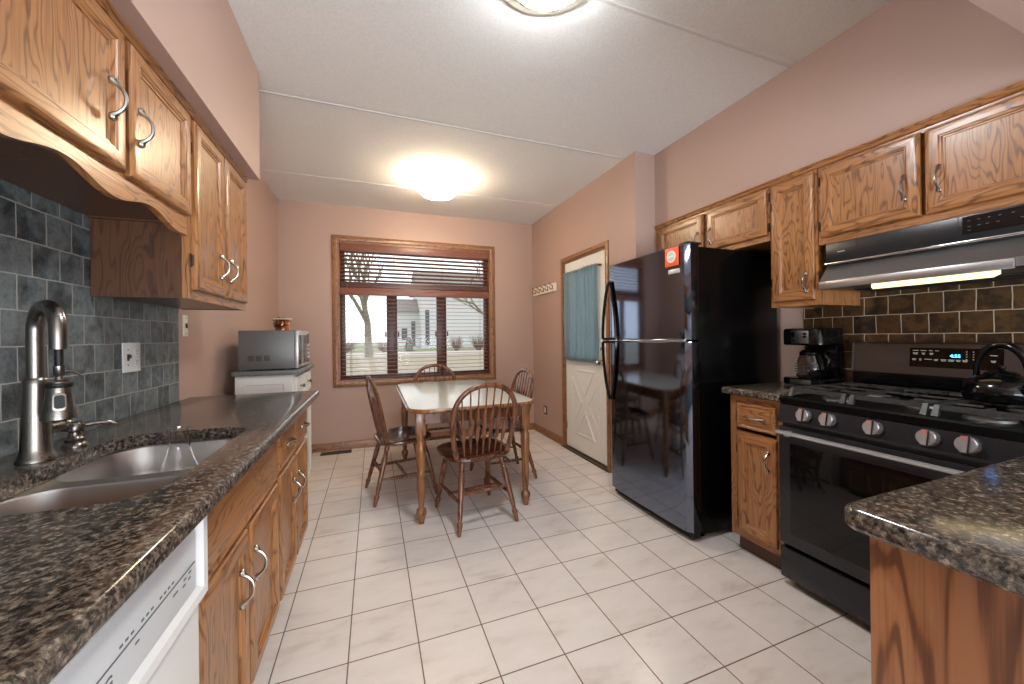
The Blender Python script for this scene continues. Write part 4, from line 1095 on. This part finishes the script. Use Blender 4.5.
# backguard
bxf = 2.425
bm = NB(); poly = [(XK-.010, .895), (bxf+.008, .895), (bxf+.004, .995), (bxf-.004, 1.005), (bxf+.010, 1.150), (bxf+.022, 1.158), (XK-.010, 1.158)]
skin(bm, [[(x, y, z) for x, z in poly] for y in (gy0, gy1)])
for f in bm.faces: f.material_index = 1 if f.calc_center_median().z < .99 and len(f.verts) == 4 else 0
bgd = obj('backguard', bm, [guard_steel, black_gloss], gr, smooth=0.4)
for y in (gy0-.003, gy1-.006):
    bm = NB(); skin(bm, [[(x, yy, z) for x, z in ((bxf-.006, 1.003), (bxf+.008, 1.152), (bxf+.022, 1.161), (XK-.010, 1.161), (XK-.010, 1.003))] for yy in (y, y+.009)]); obj('end_cap', bm, hood_steel, bgd, smooth=0.3)
def PGB(u, v, n):   # sloping face of the backguard
    t = (v-1.005)/.145; return (bxf-.004+.014*t-n, u, v)
bm = NB(); skin(bm, [[PGB(u, v, n) for u, v in ((.735, 1.043), (1.022, 1.043), (1.022, 1.133), (.735, 1.133))] for n in (-.004, .0015)], 0); dpn = obj('display_panel', bm, black_glass, bgd, smooth=0)
bm = NB(); tm = lambda u0, v0: (lambda x, y, z: PGB(u0-x, v0+y, .0018+z))
text_mesh(bm, '4:55', .019, tm(.872, 1.098), .0003, .0005); obj('clock_digits', bm, blue_led, dpn, smooth=0)
bm = NB(); rnd = random.Random(9)
def dash(u, v, w): 
    x0 = PGB(u, v, .0020); box(bm, x0[0]-.0004, x0[0]+.0004, u-w/2, u+w/2, v-.0016, v+.0016)
for u, w in ((1.002, .020), (.975, .020), (.950, .012), (.930, .012)): dash(u, 1.120, w)
for u, w in ((1.002, .018), (.975, .012), (.948, .012)):
    dash(u, 1.108, w); dash(u, 1.103, w*.8)
for u, w in ((1.006, .014), (.985, .008), (.958, .024), (.932, .014), (.908, .018), (.884, .020), (.862, .014), (.842, .016)):
    dash(u, 1.080, w)
    if w != .024: dash(u, 1.075, w*.8)
for u in (.838, .818, .798):
    for v in (1.118, 1.107, 1.096, 1.085): dash(u, v, .004)
for u, v, w in ((.762, 1.105, .020), (.762, 1.082, .014), (.762, 1.077, .009)): dash(u, v, w)
obj('panel_print', bm, mark_white, dpn, smooth=0)
# burners
for (x, y, r) in ((2.02, 1.10, .045), (2.30, 1.10, .036), (2.16, .872, .05), (2.02, .645, .052), (2.30, .645, .036)):
    bm = NB(); lathe(bm, (x, y, .8975), [(r+.012, 0), (r+.010, .008), (r, .012), (r*.6, .013)], seg=28, mi=0); lathe(bm, (x, y, .9095), [(r*.85, 0), (r*.85, .006), (r*.7, .010), (.004, .011)], seg=28, mi=1)
    obj('burner', bm, [hood_steel, cast_iron], gr)
# three cast-iron grates
def bar(bm, a, b, w=.005, h=.008):
    a, b = Vector(a), Vector(b); d = (b-a).normalized(); s = Vector((-d.y, d.x, 0)); s = s.normalized()*w if s.length > 1e-6 else Vector((w, 0, 0))
    u = Vector((0, 0, h)); skin(bm, [[p-s-u, p+s-u, p+s*.7+u, p-s*.7+u] for p in (a, b)])
gx0, gx1 = 1.885, 2.395
for y0, y1 in ((1.005, 1.238), (.752, .995), (.505, .742)):
    bm = NB(); zt_ = .936
    for y in (y0+.006, y1-.006): bar(bm, (gx0+.03, y, .9405), (gx1-.02, y, .9405), .005, .005)
    bar(bm, (gx0+.028, y0+.004, zt_), (gx0+.028, y1-.004, zt_), .006, .0095); bar(bm, (gx1-.02, y0+.006, zt_), (gx1-.02, y1-.006, zt_))
    for y in (y0+.010, y1-.010):                      # sloping feet at the front and the back
        skin(bm, [[(gx0+.002, y-.009, .9055), (gx0+.016, y-.009, .9055), (gx0+.016, y+.009, .9055), (gx0+.002, y+.009, .9055)], [(gx0+.022, y-.007, .945), (gx0+.036, y-.007, .945), (gx0+.036, y+.007, .945), (gx0+.022, y+.007, .945)]])
        skin(bm, [[(gx1-.026, y-.008, .9055), (gx1-.012, y-.008, .9055), (gx1-.012, y+.008, .9055), (gx1-.026, y+.008, .9055)], [(gx1-.026, y-.006, .945), (gx1-.014, y-.006, .945), (gx1-.014, y+.006, .945), (gx1-.026, y+.006, .945)]])
    ym = (y0+y1)/2
    zi_ = .9415
    bar(bm, (gx0+.03, ym, zi_), (gx0+.10, ym, zi_), .005, .0035); bar(bm, (gx1-.09, ym, zi_), (gx1-.02, ym, zi_), .005, .0035); bar(bm, (2.10, ym, zi_), (2.20, ym, zi_), .005, .0035)
    bar(bm, (2.15, y0+.006, zi_), (2.15, y1-.006, zi_), .005, .0035)
    for xc in (2.02, 2.29):
        bar(bm, (xc, y0+.006, zi_), (xc, ym-.035, zi_), .005, .0035); bar(bm, (xc, ym+.035, zi_), (xc, y1-.006, zi_), .005, .0035)
    obj('grate', bm, cast_iron, gr, smooth=0.3)
# --- kettle
kt = thing('tea_kettle', 'glossy black tea kettle with a loop handle on the range', 'kettle', (2.20, .672, .945))
kc = Vector((2.20, .672, .9458))
bm = NB(); lathe(bm, kc, [(.080, 0), (.094, .006), (.099, .028), (.098, .048), (.088, .072), (.066, .090), (.045, .098), (.043, .100)], seg=36); obj('body', bm, black_gloss, kt)
bm = NB(); lathe(bm, kc, [(.043, .098), (.044, .102), (.034, .110), (.012, .115), (.008, .118), (.012, .124), (.011, .131), (.003, .134)], seg=24); obj('lid', bm, black_gloss, kt)
bm = NB(); dv = Vector((.25, .97, 0)).normalized()
tube(bm, [kc+dv*.07*math.cos(a)*1.0+Vector((0, 0, .085+.125*math.sin(a)**.8)) for a in [PI*k/20 for k in range(21)]], [.009+.004*math.sin(PI*k/20) for k in range(21)], 12); obj('handle', bm, black_gloss, kt)
bm = NB(); sv = Vector((-.62, -.78, 0)).normalized(); tube(bm, [kc+sv*.085+Vector((0, 0, .045)), kc+sv*.112+Vector((0, 0, .066)), kc+sv*.128+Vector((0, 0, .088))], [.020, .015, .012], 14); obj('spout', bm, black_gloss, kt)

# --- upper cabinets, right
RUX = 2.142
def f_fridge(t, P):
    cab_door(t, P, 1.945, 2.365, 1.775, 2.035, (1.980, 1.865), hinge_u=2.372); cab_door(t, P, 1.502, 1.912, 1.775, 2.035, (1.876, 1.865), hinge_u=1.496)
upper_cab('wall_cabinet', 'low oak wall cabinet with two doors above the refrigerator', 1.49, YJ-.012, 1.742, 2.077, XK, RUX, -1, f_fridge, oak_v)
def f_narrow(t, P): cab_door(t, P, 1.258, 1.472, 1.385, 2.035, (1.292, 1.475), hinge_u=1.479)
upper_cab('wall_cabinet', 'tall narrow oak wall cabinet with one door between refrigerator and hood', 1.245, 1.488, 1.355, 2.077, XK, RUX, -1, f_narrow, oak_v)
def f_hood(t, P): cab_door(t, P, .858, 1.226, 1.69, 2.035, (.905, 1.82), hinge_u=1.234); cab_door(t, P, .475, .843, 1.69, 2.035, (.800, 1.82), hinge_u=.468)
upper_cab('wall_cabinet', 'short oak wall cabinet with two doors directly above the range hood', .45, 1.243, 1.655, 2.077, XK, RUX, -1, f_hood, oak_v)
bm = NB(); skin(bm, [[(RUX-a, y, 2.0495+b) for a, b in prof7] for y in (.40, YJ-.012)] if False else [[(RUX-a, y, 2.0495+b) for a, b in [(0, 0), (.008, .002), (.012, .010), (.010, .016), (.018, .022), (.020, .0275), (0, .0275)]] for y in (.45, YJ-.012)]); struct('trim_8', bm, oak_h)
# --- range hood
hd_ = thing('range_hood', 'steel and black range hood with a lit lamp under the oak cabinet', 'range hood', (2.28, .84, 1.42))
hy0, hy1 = .452, 1.208
bm = NB(); box(bm, 2.152, XK-.010, hy0, hy1, 1.545, 1.654, 0, .003)
poly = [(2.152, 1.548), (2.085, 1.465), (2.085, 1.432), (2.110, 1.425), (XK-.010, 1.425), (XK-.010, 1.548)]
skin(bm, [[(x, y, z) for x, z in poly] for y in (hy0, hy1)])
obj('body', bm, hood_steel, hd_, smooth=0.3)
PHD = faceR(2.152)
bm = NB(); pbox(bm, PHD, hy0+.002, hy1-.002, 1.556, 1.652, 0, .022, 0, .002); fp = obj('front_panel', bm, plain('hood_black_panel', rgb(30, 32, 36), .3), hd_)
bm = NB(); pbox(bm, PHD, hy0, hy1, 1.546, 1.5555, 0, .026, 0, .002); obj('trim_strip', bm, chrome, hd_)
bm = NB(); pbox(bm, PHD, 1.078, 1.0805, 1.557, 1.651, .0215, .0228); obj('seam', bm, black_matte, fp, smooth=0)
bm = NB(); pbox(bm, PHD, .752, .7545, 1.557, 1.651, .0215, .0228); obj('seam', bm, black_matte, fp, smooth=0)
bm = NB(); pbox(bm, PHD, 1.125, 1.155, 1.602, 1.606, .0215, .0230); obj('badge', bm, silver_paint, fp, smooth=0)
bm = NB(); pbox(bm, PHD, hy0+.02, .742, 1.580, 1.646, .0215, .0232, 0)
for u in (.725, .700, .675, .650, .62, .59, .56, .53, .50): pbox(bm, PHD, u-.004, u+.003, 1.628, 1.6298, .0232, .0236, 1)
for u in (.725, .700, .680, .655, .60, .575, .53): pbox(bm, PHD, u-.005, u+.003, 1.606, 1.6078, .0232, .0236, 1)
for u in (.725, .5): pbox(bm, PHD, u-.005, u+.003, 1.592, 1.5938, .0232, .0236, 1)
obj('keypad', bm, [black_gloss, mark_ink], fp, smooth=0)
bm = NB(); box(bm, 2.070, 2.082, .602, hy1-.002, 1.424, 1.460, 0, .002); obj('visor', bm, brushed('visor_steel', rgb(205, 208, 212), .3, 1), hd_)
bm = NB(); poly = [(2.100, .640), (2.100, 1.010), (2.205, 1.055), (2.205, .690)]
skin(bm, [[(x, y, z) for x, y in poly] for z in (1.4265, 1.412)]); lens = obj('lamp_lens', bm, hood_lens, hd_, smooth=0)
bm = NB(); box(bm, 2.25, 2.46, .55, 1.15, 1.419, 1.4245)
for k in range(24): box(bm, 2.255, 2.455, .557+k*.0246, .567+k*.0246, 1.416, 1.419)
obj('filter', bm, black_matte, hd_, smooth=0)

# --- peninsula
pn = thing('peninsula_cabinet', 'oak peninsula cabinet end panel at the right foreground', 'cabinet', (1.6, .08, 0))
bm = NB(); box(bm, .825, 1.840, -.26, .385, .10, .8755); box(bm, .87, 1.83, -.22, .32, .0005, .10); obj('carcass', bm, oak_v, pn, smooth=0)
bm = NB(); box(bm, .803, .8245, -.262, .393, .0008, .8755, 0, .001); obj('end_panel', bm, oak('big_oak', rgb(168, 115, 76), rgb(158, 104, 66), rgb(112, 70, 44), 'Z', .4, 15, 7.0, .45), pn)
PP = lambda u, v, n: (u, .386+n, v)
for u0, u1 in ((.85, 1.32), (1.35, 1.80)):
    bm = NB(); picture_frame(bm, PP, u0, u1, .125, .845, DOORPROF); dd = obj('door', bm, [oak_v, oak_x], pn, smooth=0.5)
bm = NB(); box(bm, .824, .842, .3865, .396, .275, .325, 0, .001); obj('hinge', bm, hinge_dark, pn)
counter('granite_countertop', 'speckled granite countertop of the peninsula at the right foreground', .752, XK-.009, -.30, .415, r=.03)
bm = NB(); box(bm, 1.86, XK-.012, -.26, .487, .10, .8755); box(bm, 1.90, XK-.012, -.22, .487, .0005, .10); solo('corner_cabinet', bm, oak_v, 'plain oak corner cabinet between the peninsula and the range', 'cabinet', (2.18, .1, 0))
bm = NB(); box(bm, 1.842, XK-.009, .417, .490, .8765, .9135, 0, .004); solo('filler_countertop', bm, granite_mat, 'narrow granite strip between the peninsula counter and the range', 'countertop', (2.17, .45, .8765))

# ================================================================== CEILING LAMPS
l1 = thing('ceiling_light', 'lit ribbed glass drum ceiling light above the dining table', 'ceiling light', (.565, 3.42, ZC))
lc = Vector((.565, 3.42, 0))
bm = NB(); lathe(bm, (lc.x, lc.y, ZC-.0285), [(.004, 0), (.07, 0), (.075, .006), (.075, .028)], seg=28); obj('canopy', bm, brass, l1)
bm = NB(); N = 96
def rib(r, z): return [(lc.x+math.cos(2*PI*k/N)*(r+.003*math.cos(2*PI*k*24/N)), lc.y+math.sin(2*PI*k/N)*(r+.003*math.cos(2*PI*k*24/N)), z) for k in range(N)]
skin(bm, [rib(.085, ZC-.030), rib(.135, ZC-.036), rib(.150, ZC-.05), rib(.155, ZC-.10), rib(.157, ZC-.132), rib(.145, ZC-.15), rib(.10, ZC-.158), rib(.01, ZC-.160)]); obj('glass_shade', bm, lamp_glass_far, l1)
bm = NB(); lathe(bm, (lc.x, lc.y, ZC-.176), [(.003, 0), (.008, .004), (.009, .010), (.005, .016)], seg=14); obj('finial', bm, brass, l1)
l2 = thing('ceiling_light', 'round dome ceiling light with a chrome ring in the kitchen ceiling, nearest the camera', 'ceiling light', (.655, 1.30, ZC))
bm = NB(); lathe(bm, (.655, 1.30, ZC-.0205), [(.17, 0), (.215, .003), (.232, .010), (.235, .020)], seg=48, cap=True); obj('base_ring', bm, plain('pale_base', rgb(206, 204, 190), .5), l2)
bm = NB(); lathe(bm, (.655, 1.30, ZC-.034), [(.166, 0), (.176, 0), (.178, .006), (.176, .0125), (.166, .0125), (.166, 0)], seg=48, cap=False); obj('chrome_ring', bm, plain('lamp_ring', rgb(120, 128, 120), .2, 1.0), l2)
bm = NB(); lathe(bm, (.655, 1.30, 0), [(.165, ZC-.022), (.165, ZC-.034), (.155, ZC-.055), (.12, ZC-.078), (.07, ZC-.092), (.004, ZC-.097)], seg=48); obj('glass_dome', bm, lamp_glass_near, l2)
